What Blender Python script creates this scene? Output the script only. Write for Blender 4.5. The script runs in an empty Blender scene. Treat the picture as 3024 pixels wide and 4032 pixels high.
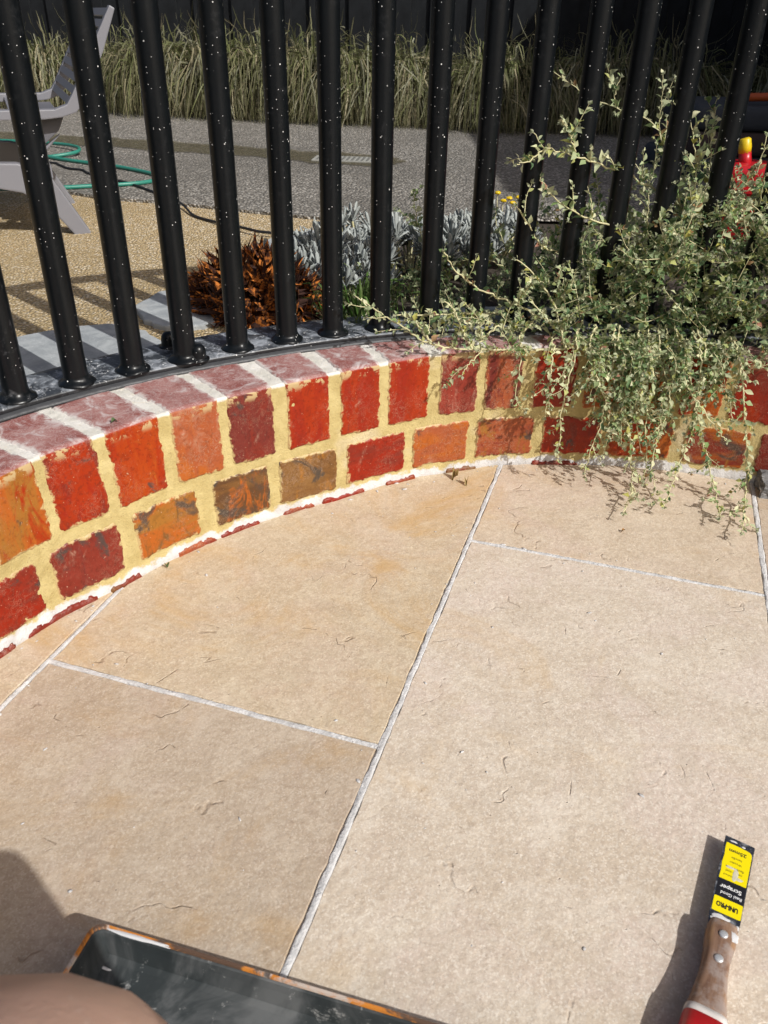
import bpy, bmesh, math, random
import numpy as np
from mathutils import Vector, Matrix, Quaternion

rng = np.random.default_rng(11)
random.seed(11)
scn = bpy.context.scene
COL = scn.collection
R = math.radians

# ------------------------------------------------------------------ camera
cam_d = bpy.data.cameras.new('camera')
cam = bpy.data.objects.new('camera', cam_d)
COL.objects.link(cam)
scn.camera = cam
cam_d.sensor_fit = 'VERTICAL'
cam_d.sensor_height = 36.0
cam_d.lens = 28.4155
cam_d.clip_start = 0.02
cam_d.clip_end = 500
cr = Vector((0.99979942, 0.01044912, 0.01708614))
cu = Vector((-0.02002799, 0.52162133, 0.85294201))
cf = Vector((0.0, 0.85311312, -0.52172598))
cam.matrix_world = Matrix(((cr.x, cu.x, -cf.x, 0), (cr.y, cu.y, -cf.y, 0), (cr.z, cu.z, -cf.z, 0.72), (0, 0, 0, 1)))
cam_d.dof.use_dof = True
cam_d.dof.focus_distance = 1.35
cam_d.dof.aperture_fstop = 14.0

# ------------------------------------------------------------------ sky, sun, exposure
SUN_AZ, SUN_EL = 134.0, 42.0
world = bpy.data.worlds.new('World')
scn.world = world
world.use_nodes = True
wn = world.node_tree
wn.nodes.clear()
sky = wn.nodes.new('ShaderNodeTexSky')
sky.sky_type = 'NISHITA'
sky.sun_disc = False
sky.sun_elevation = R(SUN_EL)
sky.sun_rotation = R(SUN_AZ)
sky.dust_density = 5.0
sky.ozone_density = 0.3
sky.air_density = 0.8
bg = wn.nodes.new('ShaderNodeBackground')
bg.inputs['Strength'].default_value = 0.09
wo = wn.nodes.new('ShaderNodeOutputWorld')
wn.links.new(sky.outputs[0], bg.inputs[0])
wn.links.new(bg.outputs[0], wo.inputs[0])
sun_d = bpy.data.lights.new('sun', 'SUN')
sun_d.energy = 4.0
sun_d.angle = R(0.5)
sun_d.color = (1.0, 0.985, 0.955)
sun = bpy.data.objects.new('sun', sun_d)
COL.objects.link(sun)
sdir = Vector((-math.sin(R(SUN_AZ)) * math.cos(R(SUN_EL)), -math.cos(R(SUN_AZ)) * math.cos(R(SUN_EL)), -math.sin(R(SUN_EL))))
sun.rotation_euler = sdir.to_track_quat('-Z', 'Y').to_euler()
sun.location = (3, -3, 4)
scn.view_settings.view_transform = 'Standard'
scn.view_settings.look = 'None'
scn.view_settings.exposure = 0.0
scn.view_settings.gamma = 1.0
scn.view_settings.use_curve_mapping = False
scn.render.engine = 'CYCLES'

# ------------------------------------------------------------------ helpers
def tag(o, label=None, cat=None, group=None, kind=None):
    if label: o['label'] = label
    if cat: o['category'] = cat
    if group: o['group'] = group
    if kind: o['kind'] = kind
    return o

def link(name, me, parent=None):
    o = bpy.data.objects.new(name, me)
    COL.objects.link(o)
    if parent is not None: o.parent = parent
    return o

def empty(name, label, cat, loc=(0, 0, 0), rz=0.0, group=None):
    o = bpy.data.objects.new(name, None)
    o.empty_display_size = 0.05
    COL.objects.link(o)
    o.location = loc
    o.rotation_euler = (0, 0, rz)
    return tag(o, label, cat, group)

def mesh(name, v, f, mat, smooth=False):
    me = bpy.data.meshes.new(name)
    v = np.asarray(v, dtype=float)
    me.from_pydata(v.tolist(), [], [list(map(int, q)) for q in f] if not isinstance(f, list) else f)
    me.materials.append(mat)
    if smooth: me.polygons.foreach_set('use_smooth', [True] * len(me.polygons))
    me.update()
    return me

def fast_mesh(name, v, quads, mat, smooth=False, col=None):
    """numpy arrays in, quads or tris of one size"""
    v = np.ascontiguousarray(v, dtype=np.float32); q = np.ascontiguousarray(quads, dtype=np.int32)
    me = bpy.data.meshes.new(name)
    me.vertices.add(len(v)); me.vertices.foreach_set('co', v.ravel())
    k = q.shape[1]
    me.loops.add(q.size); me.loops.foreach_set('vertex_index', q.ravel())
    me.polygons.add(len(q)); me.polygons.foreach_set('loop_start', np.arange(0, q.size, k, dtype=np.int32))
    if smooth: me.polygons.foreach_set('use_smooth', np.ones(len(q), dtype=bool))
    me.materials.append(mat)
    if col is not None:
        a = me.color_attributes.new('tint', 'FLOAT_COLOR', 'POINT')
        c = np.ones((len(v), 4), np.float32); c[:, :3] = col
        a.data.foreach_set('color', c.ravel())
    me.update(calc_edges=True); me.validate()
    return me

def obj(name, v, f, mat, parent=None, smooth=False):
    return link(name, mesh(name, v, f, mat, smooth), parent)

def grid_faces(nu, nv, wrap_u=False):
    i = np.arange(nu if wrap_u else nu - 1)[:, None]; j = np.arange(nv - 1)[None, :]
    i2 = (i + 1) % nu
    return np.stack([i * nv + j, i2 * nv + j, i2 * nv + j + 1, i * nv + j + 1], -1).reshape(-1, 4)

def hsh(ix, iy, iz, s):
    h = (ix * 374761393 + iy * 668265263 + iz * 2147483647 + s * 1274126177) & 0xFFFFFFFF
    h = ((h ^ (h >> 13)) * 1274126177) & 0xFFFFFFFF
    h = ((h ^ (h >> 15)) * 2246822519) & 0xFFFFFFFF
    return ((h ^ (h >> 16)) & 0xFFFFFF) / float(0xFFFFFF)

def vnoise(P, scale, seed=0):
    """value noise, -1..1, numpy"""
    P = np.asarray(P, float) * scale + 1000.0
    I = np.floor(P).astype(np.int64); F = P - I
    F = F * F * (3 - 2 * F)
    out = 0
    for dx in (0, 1):
        for dy in (0, 1):
            for dz in (0, 1):
                w = (F[..., 0] if dx else 1 - F[..., 0]) * (F[..., 1] if dy else 1 - F[..., 1]) * (F[..., 2] if dz else 1 - F[..., 2])
                out = out + w * hsh(I[..., 0] + dx, I[..., 1] + dy, I[..., 2] + dz, seed)
    return out * 2 - 1

def fbm(P, scale, seed=0, n=3):
    a = 0; amp = 1; tot = 0
    for k in range(n):
        a = a + amp * vnoise(P, scale * 2 ** k, seed + k * 17); tot += amp; amp *= .5
    return a / tot

def catmull(pts, n=6):
    P = [Vector(p) for p in pts]
    if len(P) < 3:
        return [P[0].lerp(P[-1], i / n) for i in range(n + 1)]
    P = [P[0] * 2 - P[1]] + P + [P[-1] * 2 - P[-2]]
    out = []
    for i in range(1, len(P) - 2):
        a, b, c, d = P[i - 1], P[i], P[i + 1], P[i + 2]
        for k in range(n):
            t = k / n
            out.append(0.5 * ((2 * b) + (c - a) * t + (2 * a - 5 * b + 4 * c - d) * t * t + (3 * b - a - 3 * c + d) * t ** 3))
    out.append(P[-2])
    return out

def tube_vf(pts, rad, n=8, cap=True):
    """swept tube: returns verts, faces lists"""
    pts = [Vector(p) for p in pts]
    m = len(pts)
    if not hasattr(rad, '__len__'): rad = [rad] * m
    V = []; F = []
    up = Vector((0, 0, 1))
    t0 = (pts[1] - pts[0]).normalized()
    if abs(t0.dot(up)) > .9: up = Vector((1, 0, 0))
    x = t0.cross(up).normalized()
    for i, p in enumerate(pts):
        t = (pts[min(i + 1, m - 1)] - pts[max(i - 1, 0)]).normalized()
        x = (x - t * x.dot(t)).normalized()
        y = t.cross(x)
        for k in range(n):
            a = 2 * math.pi * k / n
            V.append(p + (x * math.cos(a) + y * math.sin(a)) * rad[i])
    for i in range(m - 1):
        for k in range(n):
            F.append([i * n + k, i * n + (k + 1) % n, (i + 1) * n + (k + 1) % n, (i + 1) * n + k])
    if cap:
        F.append(list(range(n))[::-1]); F.append([(m - 1) * n + k for k in range(n)])
    return V, F

def tube(name, pts, rad, mat, parent=None, n=8, smooth=True):
    V, F = tube_vf(pts, rad, n)
    return link(name, mesh(name, [tuple(v) for v in V], F, mat, smooth), parent)

def merge(parts):
    V = []; F = []
    for v, f in parts:
        o = len(V); V += [tuple(q) for q in v]; F += [[i + o for i in q] for q in f]
    return V, F

def box_vf(c, s, rz=0.0, M=None):
    cx, cy, cz = c; sx, sy, sz = [q / 2 for q in s]
    V = []
    for x, y, z in ((-1, -1, -1), (1, -1, -1), (1, 1, -1), (-1, 1, -1), (-1, -1, 1), (1, -1, 1), (1, 1, 1), (-1, 1, 1)):
        p = Vector((x * sx, y * sy, z * sz))
        if M is not None: p = M @ p
        elif rz: p = Matrix.Rotation(rz, 3, 'Z') @ p
        V.append((cx + p.x, cy + p.y, cz + p.z))
    F = [[0, 3, 2, 1], [4, 5, 6, 7], [0, 1, 5, 4], [1, 2, 6, 5], [2, 3, 7, 6], [3, 0, 4, 7]]
    return V, F

def bevel(o, w, seg=2):
    bm = bmesh.new(); bm.from_mesh(o.data)
    bmesh.ops.remove_doubles(bm, verts=bm.verts, dist=1e-6)
    es = [e for e in bm.edges if len(e.link_faces) == 2 and e.calc_face_angle(0) > .5]
    bmesh.ops.bevel(bm, geom=es, offset=w, segments=seg, affect='EDGES', profile=.6)
    bm.to_mesh(o.data); bm.free()
    return o

def extrude_poly(name, poly, z0, z1, mat, parent=None, bev=0.0):
    n = len(poly)
    V = [(x, y, z0) for x, y in poly] + [(x, y, z1) for x, y in poly]
    F = [list(range(n))[::-1], list(range(n, 2 * n))] + [[i, (i + 1) % n, n + (i + 1) % n, n + i] for i in range(n)]
    a = sum(poly[i][0] * poly[(i + 1) % n][1] - poly[(i + 1) % n][0] * poly[i][1] for i in range(n))
    if a < 0: F = [q[::-1] for q in F]
    o = obj(name, V, F, mat, parent)
    if bev: bevel(o, bev, 2)
    return o

# ------------------------------------------------------------------ materials
class Mat:
    def __init__(s, name, rough=.7, spec=.5):
        s.m = bpy.data.materials.new(name); s.m.use_nodes = True
        s.t = s.m.node_tree; s.b = s.t.nodes['Principled BSDF']; s.out = s.t.nodes['Material Output']
        s.b.inputs['Roughness'].default_value = rough
        s.b.inputs['Specular IOR Level'].default_value = spec
        s.tc = s.t.nodes.new('ShaderNodeTexCoord')
        s.co = s.tc.outputs['Object']
    def n(s, typ, **kw):
        nd = s.t.nodes.new('ShaderNode' + typ)
        for k, v in kw.items(): setattr(nd, k, v)
        return nd
    def L(s, a, b): s.t.links.new(a, b)
    def set(s, sock, v):
        if isinstance(v, bpy.types.NodeSocket): s.L(v, sock)
        elif isinstance(v, (tuple, list)) and len(v) == 3 and sock.type == 'RGBA': sock.default_value = (*v, 1)
        else: sock.default_value = v
    def mapped(s, scale=(1, 1, 1), loc=(0, 0, 0), rot=(0, 0, 0), src=None):
        m = s.n('Mapping'); s.L(src or s.co, m.inputs[0])
        m.inputs['Scale'].default_value = scale; m.inputs['Location'].default_value = loc; m.inputs['Rotation'].default_value = rot
        return m.outputs[0]
    def noise(s, scale, detail=4, rough=.55, dist=0, co=None):
        m = s.n('TexNoise'); s.L(co or s.co, m.inputs['Vector'])
        m.inputs['Scale'].default_value = scale; m.inputs['Detail'].default_value = detail
        m.inputs['Roughness'].default_value = rough; m.inputs['Distortion'].default_value = dist
        return m.outputs['Fac']
    def voro(s, scale, feature='F1', out='Distance', co=None, rand=1.0):
        m = s.n('TexVoronoi', feature=feature); s.L(co or s.co, m.inputs['Vector'])
        m.inputs['Scale'].default_value = scale; m.inputs['Randomness'].default_value = rand
        return m.outputs[out]
    def ramp(s, fac, a, b, lo=0.0, hi=1.0):
        m = s.n('MapRange'); m.interpolation_type = 'SMOOTHSTEP'
        s.L(fac, m.inputs[0]); m.inputs[1].default_value = a; m.inputs[2].default_value = b
        m.inputs[3].default_value = lo; m.inputs[4].default_value = hi
        return m.outputs[0]
    def mix(s, fac, a, b, blend='MIX'):
        m = s.n('Mix', data_type='RGBA', blend_type=blend)
        s.set(m.inputs[0], fac); s.set(m.inputs[6], a); s.set(m.inputs[7], b)
        return m.outputs[2]
    def math(s, op, a, b=0.0):
        m = s.n('Math', operation=op); s.set(m.inputs[0], a); s.set(m.inputs[1], b); return m.outputs[0]
    def xyz(s, src=None):
        m = s.n('SeparateXYZ'); s.L(src or s.co, m.inputs[0]); return m.outputs
    def bump(s, h, strength=.4, dist=.002, prev=None):
        m = s.n('Bump'); s.L(h, m.inputs['Height']); m.inputs['Strength'].default_value = strength; m.inputs['Distance'].default_value = dist
        if prev: s.L(prev, m.inputs['Normal'])
        s.L(m.outputs[0], s.b.inputs['Normal']); return m.outputs[0]
    def col(s, c): s.set(s.b.inputs['Base Color'], c)
    def rough(s, v): s.set(s.b.inputs['Roughness'], v)

def plain(name, c, rough=.6, var=.15, nscale=40, metal=0.0, bumpd=0.0, spec=.5):
    M = Mat(name, rough, spec)
    f = M.noise(nscale)
    M.col(M.mix(f, tuple(q * (1 - var) for q in c), tuple(min(1, q * (1 + var)) for q in c)))
    M.b.inputs['Metallic'].default_value = metal
    if bumpd: M.bump(M.noise(nscale * 3), .5, bumpd)
    return M.m

# pavers: beige sandstone look
def paver_mat(name, loc, warm, tone=(1, 1, 1)):
    M = Mat(name, .62, .35)
    co = M.mapped(loc=loc)
    big = M.noise(3.2, 5, .6, .6, co); mid = M.noise(14, 6, .62, .4, co); fine = M.noise(110, 4, .7, 0, co)
    base = M.mix(M.ramp(big, .3, .7), (.50, .40, .295), (.535, .44, .335))
    base = M.mix(M.ramp(M.noise(5.5, 5, .6, 1.2, M.mapped(loc=(loc[0] + 7, loc[1], 3))), .5, .85), base, (.44, .345, .26))
    base = M.mix(M.ramp(mid, .42, .66, 0, .6), base, (.60, .51, .40))
    base = M.mix(M.ramp(M.noise(30, 6, .75, .8, co), .54, .70, 0, .25), base, (.40, .31, .225))
    base = M.mix(M.ramp(fine, .50, .72, 0, .55), base, (.40, .30, .22))
    base = M.mix(M.ramp(M.noise(6, 4, .6, 1, M.mapped(loc=(2, loc[1], loc[0]))), .45, .65, 0, .5), base, (.545, .43, .36))
    gr1 = M.xyz(M.voro(380, out='Color', co=co)); gr2 = M.xyz(M.voro(560, out='Color', co=co))
    base = M.mix(M.ramp(gr1[0], .68, .98, 0, .42), base, (.38, .295, .22))
    base = M.mix(M.ramp(gr2[1], .62, .98, 0, .50), base, (.72, .64, .53))
    base = M.mix(M.ramp(M.noise(120, 4, .7, 0, co), .47, .64, 0, .25), base, (.36, .275, .195))
    base = M.mix(M.ramp(M.noise(90, 4, .7, 0, M.mapped(loc=(loc[1] + 1, 4, 2))), .50, .66, 0, .35), base, (.66, .575, .465))
    base = M.mix(M.ramp(M.noise(24, 6, .8, .6, M.mapped(loc=(3, loc[0], loc[1]))), .46, .64, 0, .4), base, (.42, .335, .245))
    base = M.mix(M.ramp(M.noise(17, 6, .8, .6, M.mapped(loc=(loc[0], 6, loc[1]))), .50, .68, 0, .4), base, (.64, .555, .45))
    base = M.mix(M.ramp(M.noise(190, 3, .6, 0, co), .60, .78, 0, .7), base, (.74, .67, .56))
    # warm ochre stain patches
    base = M.mix(M.ramp(M.noise(4.5, 5, .65, 1.5, M.mapped(loc=(loc[0] + 3, loc[1] - 5, 1))), .52 - warm * .08, .78, 0, .35 + warm * .4), base, (.50, .31, .12))
    # hairline cracks, thin and broken
    ck = M.noise(8, 3, .55, .3, M.mapped(loc=(loc[1], loc[0], 9)))
    line = M.math('ABSOLUTE', M.math('SUBTRACT', ck, .5))
    crack = M.math('MULTIPLY', M.ramp(line, 0.0, .009, 1, 0), M.ramp(M.noise(16, 4, .65, 0, co), .54, .64))
    base = M.mix(M.math('MULTIPLY', crack, .4), base, (.28, .20, .135))
    pits = M.ramp(M.voro(60, co=M.mapped(scale=(1, 1.5, 1), loc=loc)), .0, .09, 1, 0)
    pits = M.math('MULTIPLY', pits, M.ramp(M.noise(11, 3, .5, 0, M.mapped(loc=(2, loc[0], loc[1]))), .55, .6))
    base = M.mix(M.math('MULTIPLY', pits, .7), base, (.20, .145, .10))
    M.col(M.mix(1.0, base, tone, 'MULTIPLY'))
    M.rough(M.ramp(mid, .3, .7, .5, .75))
    h = M.math('ADD', M.math('MULTIPLY', fine, .5), M.math('MULTIPLY', M.noise(55, 4, .6, 0, co), .7))
    h = M.math('SUBTRACT', h, M.math('MULTIPLY', crack, .8))
    h = M.math('SUBTRACT', h, M.math('MULTIPLY', pits, .9))
    M.bump(h, .7, .0021)
    return M.m

def grout_mat():
    M = Mat('white_grout', .8, .2)
    a = M.noise(60, 5); b = M.noise(260, 3)
    c = M.mix(M.ramp(a, .3, .7), (.46, .455, .45), (.62, .615, .61))
    c = M.mix(M.ramp(M.noise(9, 4), .55, .75, 0, .35), c, (.55, .50, .42))
    M.col(M.mix(M.ramp(b, .64, .75, 0, .6), c, (.36, .33, .30)))
    M.bump(M.math('ADD', a, b), .9, .0022)
    return M.m

def mortar_mat():
    M = Mat('sand_mortar', .9, .15)
    x, y, z = M.xyz()
    a = M.noise(35, 5, .6); b = M.noise(330, 3, .6); g = M.noise(750, 2, .5)
    yel = M.mix(M.ramp(a, .3, .7), (.44, .345, .145), (.56, .46, .215))
    yel = M.mix(M.ramp(b, .60, .74, 0, .7), yel, (.28, .18, .08))
    yel = M.mix(M.ramp(g, .62, .8, 0, .5), yel, (.66, .56, .38))
    yel = M.mix(M.ramp(M.noise(8, 4), .58, .72, 0, .35), yel, (.70, .62, .50))
    dk = M.ramp(M.voro(75), .02, .07, 1, 0)
    yel = M.mix(M.math('MULTIPLY', dk, M.ramp(M.noise(14, 2), .55, .62)), yel, (.06, .06, .045))
    wht = M.mix(M.ramp(a, .3, .7), (.58, .56, .50), (.76, .74, .70))
    wht = M.mix(M.ramp(M.noise(70, 4), .55, .7, 0, .5), wht, (.62, .56, .44))
    jit = M.math('MULTIPLY', M.math('SUBTRACT', M.noise(24, 5, .7), .5), .045)
    jt = M.math('MULTIPLY', M.math('SUBTRACT', M.noise(60, 4), .5), .006)
    lowm = M.ramp(M.math('ADD', z, jit), .011, .017, 1, 0)
    topm = M.ramp(M.math('ADD', z, jt), .2265, .2305)
    c = M.mix(topm, yel, wht)
    gr = M.mix(M.ramp(a, .3, .7), (.50, .49, .48), (.66, .655, .65))
    c = M.mix(lowm, c, gr)
    M.col(c)
    M.bump(M.math('ADD', M.math('MULTIPLY', b, 1.0), M.math('MULTIPLY', g, .7)), .9, .0016)
    return M.m

def brick_mat(i, c1, c2, c3=None, haze=.25, dark=0.0, gloss=.35, vert=True):
    M = Mat('glazed_brick', gloss, .28)
    off = (i * 3.17, i * 1.31, i * .77)
    x, y, z = M.xyz()
    co = M.mapped(loc=off); st = M.mapped(scale=(1, 1, .22) if vert else (.3, .3, 1), loc=off)
    w = M.noise(26, 4, .6, .5, st)
    c = M.mix(M.ramp(w, .42, .58), c1, c2)
    if c3: c = M.mix(M.ramp(M.noise(32, 5, .65, .8, M.mapped(scale=(1, 1, .4), loc=(off[1], off[0], 5))), .52, .66), c, c3)
    c = M.mix(M.ramp(M.noise(180, 3, .6, 0, co), .5, .72, 0, .5), c, tuple(q * .45 for q in c1))
    c = M.mix(M.ramp(M.noise(46, 6, .75, .8, co), .5, .66, 0, .45), c, tuple(q * .62 for q in c1))
    # burnt spots
    dkm = M.math('MULTIPLY', M.ramp(M.voro(95, co=co), .0, .07, 1, 0), M.ramp(M.noise(22, 2, .5, 0, co), .5, .58))
    c = M.mix(M.math('MULTIPLY', dkm, .9), c, (.03, .018, .012))
    if dark:
        c = M.mix(M.ramp(M.noise(17, 5, .65, .6, M.mapped(loc=(9, off[0], 2))), .62 - dark * .25, .70 - dark * .2, 0, .85), c, (.05, .045, .04))
    # pale cement film: crackle network and smears
    fn = M.noise(70, 6, .7, 1.5, co)
    crackle = M.ramp(M.math('ABSOLUTE', M.math('SUBTRACT', fn, .5)), 0, .018, 1, 0)
    crm = M.math('MULTIPLY', crackle, M.ramp(M.noise(14, 3, .5, 0, M.mapped(loc=(off[2], 4, off[0]))), .42, .6))
    smear = M.ramp(M.noise(20, 6, .68, .8, M.mapped(scale=(1, 1, .6), loc=(4, off[2], off[0]))), .62 - haze * .20, .80 - haze * .14, 0, .6)
    fl = M.math('MAXIMUM', M.math('MULTIPLY', crm, min(.7, .12 + haze)), M.math('MULTIPLY', smear, M.ramp(fn, .38, .6)))
    c = M.mix(fl, c, (.46, .33, .235))
    at = M.n('Attribute', attribute_name='tint'); ed = M.xyz(at.outputs['Color'])[0]
    en = M.math('ADD', M.math('MULTIPLY', M.noise(50, 6, .75, .6, M.mapped(loc=(off[1], 7, off[2]))), 1.7), ed)
    ef = M.math('MULTIPLY', M.ramp(en, 1.0, 1.22, .9, 0), M.ramp(z, .009, .015))
    c = M.mix(ef, c, M.mix(M.noise(260, 3), (.42, .30, .13), (.60, .48, .24)))
    speck = M.math('MULTIPLY', M.ramp(M.noise(320, 2, .5, 0, co), .70, .76), .8)
    c = M.mix(speck, c, (.55, .42, .30))
    # sandy mortar smears near the arris
    ar = M.math('MULTIPLY', M.ramp(z, .214, .226), M.ramp(M.noise(46, 5, .65, .4, M.mapped(loc=(off[0], 2, 8))), .50, .56))
    c = M.mix(ar, c, (.46, .33, .165))
    # top face: chalky plum
    topc = M.mix(M.ramp(M.noise(19, 5, .65, .6, co), .38, .62), (.235, .080, .070), (.33, .165, .15))
    tz = M.math('MAXIMUM', M.ramp(M.noise(26, 6, .7, 1.2, M.mapped(scale=(1, 1, 1), loc=off)), .47, .68, 0, .8), M.math('MULTIPLY', M.ramp(M.math('ABSOLUTE', M.math('SUBTRACT', M.noise(55, 6, .7, 2, co), .5)), 0, .022, 1, 0), .55))
    topc = M.mix(tz, topc, (.58, .53, .52))
    topc = M.mix(M.ramp(M.math('ADD', M.math('MULTIPLY', M.noise(34, 6, .75, .8, M.mapped(loc=(off[2], 3, off[1]))), 2.0), ed), 1.12, 1.58, .9, 0), topc, (.60, .57, .54))
    tm = M.ramp(z, .2305, .2325)
    c = M.mix(tm, c, topc)
    M.col(c)
    M.rough(M.math('MAXIMUM', M.ramp(tm, 0, 1, gloss, .75), M.math('MULTIPLY', fl, .85)))
    h = M.math('ADD', M.math('MULTIPLY', M.noise(120, 6, .75, 0, co), 1.1), M.math('ADD', M.math('MULTIPLY', fl, .5), M.math('MULTIPLY', dkm, -.8)))
    M.bump(h, .45, .0012)
    return M.m

def picket_mat(name, spat=1.0, haze=.0):
    M = Mat(name, .33, .3)
    c = M.mix(M.noise(30, 4), (.0032, .0042, .0050), (.0055, .007, .0085))
    geo = M.n('NewGeometry')
    dust = M.ramp(M.noise(45, 6, .7, .3), .55, .8, 0, .04 + haze)
    c = M.mix(dust, c, (.45, .46, .48))
    co = M.co
    def spots(sc, r0, dens, seed):
        cc = M.mapped(loc=(seed, seed * .7, 0))
        d = M.voro(sc, co=cc); k = M.voro(sc, out='Color', co=cc)
        ks = M.xyz(k)[0]
        return M.math('MULTIPLY', M.ramp(d, r0 * .7, r0, 1, 0), M.math('LESS_THAN', ks, M.math('MULTIPLY', M.ramp(M.noise(9 + seed, 3, .6), .42, .66, .12, 2.6), dens)))
    s = M.math('MAXIMUM', spots(300, .20, .10 * spat, 1.0), spots(140, .17, .10 * spat, 5.0))
    s = M.math('MAXIMUM', s, spots(50, .09, .045 * spat, 9.0))
    lum = M.ramp(M.noise(60, 2), .35, .6, .35, 1.0)
    c = M.mix(M.math('MULTIPLY', s, lum), c, (.78, .78, .76))
    M.col(c)
    M.rough(M.math('MAXIMUM', M.math('MULTIPLY', s, .8), M.ramp(dust, 0, .2, .30, .5)))
    M.bump(M.math('ADD', M.noise(150, 3), s), .25, .0006)
    return M.m

def plate_mat():
    M = Mat('dusty_black_plate', .4, .5)
    x, y, z = M.xyz()
    c = M.mix(M.noise(40, 4), (.022, .025, .028), (.045, .050, .056))
    h = M.ramp(M.noise(24, 6, .7, 1.2), .44, .64, 0, .85)
    top = M.ramp(z, .244, .2462)
    c = M.mix(M.math('MULTIPLY', h, M.ramp(top, 0, 1, .18, .85)), c, (.33, .36, .40))
    c2 = M.ramp(M.noise(60, 6, .75, 2), .56, .66, 0, .85)
    c = M.mix(c2, c, (.66, .68, .70))
    c = M.mix(M.ramp(M.noise(5, 3, .5), .58, .72, 0, .5), c, (.50, .53, .58))
    c = M.mix(M.ramp(z, .244, .2470, .95, 0), c, (.010, .011, .013))
    d = M.voro(130); k = M.xyz(M.voro(130, out='Color'))[0]
    c = M.mix(M.math('MULTIPLY', M.ramp(d, .14, .2, 1, 0), M.math('LESS_THAN', k, .2)), c, (.8, .8, .78))
    M.col(c); M.rough(M.ramp(h, 0, .6, .32, .6)); M.bump(M.noise(120, 4), .3, .0008)
    return M.m

def leaf_mat(name, transl=.35, rough=.6):
    M = Mat(name, rough, .3)
    a = M.n('Attribute', attribute_name='tint')
    c = M.mix(M.noise(90, 2), a.outputs['Color'], a.outputs['Color'])
    M.col(a.outputs['Color'])
    tr = M.n('BsdfTranslucent'); M.set(tr.inputs[0], a.outputs['Color'])
    mx = M.n('MixShader'); mx.inputs[0].default_value = transl
    M.L(M.b.outputs[0], mx.inputs[1]); M.L(tr.outputs[0], mx.inputs[2]); M.L(mx.outputs[0], M.out.inputs[0])
    return M.m

def aggregate_mat(name, c1, c2, c3, sc, bd, wet=False):
    M = Mat(name, .75, .35)
    k = M.xyz(M.voro(sc, out='Color'))
    d = M.voro(sc)
    c = M.mix(k[0], c1, c2)
    c = M.mix(M.ramp(k[1], .7, .9), c, c3)
    c = M.mix(M.ramp(d, .35, .75, 0, .75), c, tuple(q * .28 for q in c1))
    c = M.mix(M.ramp(M.noise(1.9, 5, .65), .42, .66, 0, .5), c, tuple(q * .7 for q in c1))
    M.col(c)
    M.bump(M.ramp(d, .1, .8, 1, 0), 1.0, bd)
    return M.m

def slate_mat():
    M = Mat('bluestone', .6, .4)
    a = M.noise(22, 6, .65, .7)
    c = M.mix(M.ramp(a, .3, .7), (.28, .30, .31), (.44, .46, .46))
    c = M.mix(M.ramp(M.noise(240, 3), .6, .72, 0, .6), c, (.58, .59, .60))
    c = M.mix(M.ramp(M.noise(7, 3), .6, .75, 0, .25), c, (.50, .46, .38))
    M.col(c); M.bump(M.math('ADD', a, M.noise(160, 4)), .5, .0015)
    return M.m

def wood_mat():
    M = Mat('worn_wood', .6, .3)
    co = M.mapped(scale=(1, .12, 1))
    g = M.noise(160, 5, .6, 1.0, co); f = M.noise(30, 4, .6, .6, M.mapped(scale=(1, .35, 1), loc=(2, 1, 0)))
    c = M.mix(M.ramp(g, .3, .7), (.13, .07, .045), (.24, .145, .095))
    c = M.mix(M.ramp(f, .45, .65, 0, .8), c, (.33, .19, .09))
    c = M.mix(M.ramp(M.noise(45, 5, .7), .42, .62, 0, .75), c, (.30, .25, .225))
    M.col(c); M.bump(g, .3, .0005)
    return M.m

MT = dict(
    grout=grout_mat(), mortar=mortar_mat(), picket=picket_mat('black_picket_paint', .8), picket_dusty=picket_mat('dusty_picket_paint', .8, .22), plate=plate_mat(),
    leaf=leaf_mat('saltbush_leaf', .30, .6), grass=leaf_mat('strap_grass', .25, .55), silver=leaf_mat('felted_silver_leaf', .08, .85),
    stem=plain('pale_stem', (.56, .52, .30), .7, .3, 60), sand=aggregate_mat('tan_pebble_paving', (.52, .38, .19), (.68, .53, .32), (.85, .74, .56), 170, .0035),
    gravel=aggregate_mat('grey_exposed_aggregate', (.20, .185, .16), (.35, .325, .285), (.52, .49, .44), 110, .005),
    slate=slate_mat(), soil=plain('dark_soil', (.05, .038, .028), .95, .4, 60, bumpd=.01), wood=wood_mat(),
    charcoal=plain('charcoal_stain', (.012, .0135, .0155), .8, .6, 14, bumpd=.001, spec=.2),
    resin=plain('grey_plastic', (.20, .20, .22), .42, .06, 8), resin_dark=plain('dark_grey_plastic', (.12, .12, .135), .5, .1, 8),
    hose=plain('green_hose', (.03, .21, .155), .4, .15, 20), cable=plain('black_cable', (.012, .012, .014), .5, .2, 20),
    sealant=plain('grey_sealant', (.05, .052, .056), .5, .3, 90, bumpd=.001),
    red=plain('red_plastic', (.48, .012, .018), .35, .1, 12), yellow=plain('yellow_plastic', (.72, .50, .01), .4, .1, 30),
    orange=plain('orange_plastic', (.55, .10, .02), .45, .1, 30),
)

# ------------------------------------------------------------------ arc of the wall
CX, CY = 0.40, 0.3773
AB = ([-85, -66, -59.4, -54, -47.5, -39, -30.3, -20.2, -10.7, 4.4, 9, 15.2, 24, 45], [.996, .994, .989, .975, .975, .974, .970, .988, .999, .987, .982, .976, .972, .97])
AT = ([-85, -66, -60.8, -56.7, -51.6, -46.4, -42.5, -38.2, -30.8, -24.6, -18.3, -10.7, 0, 7.8, 14.7, 24, 45], [1.0, 1.0, .999, 1.001, .989, .985, .979, .973, .971, .978, .990, .992, .982, .970, .963, .958, .956])
ZT = 0.233
GZ = 0.22            # level of the ground behind the wall

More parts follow.
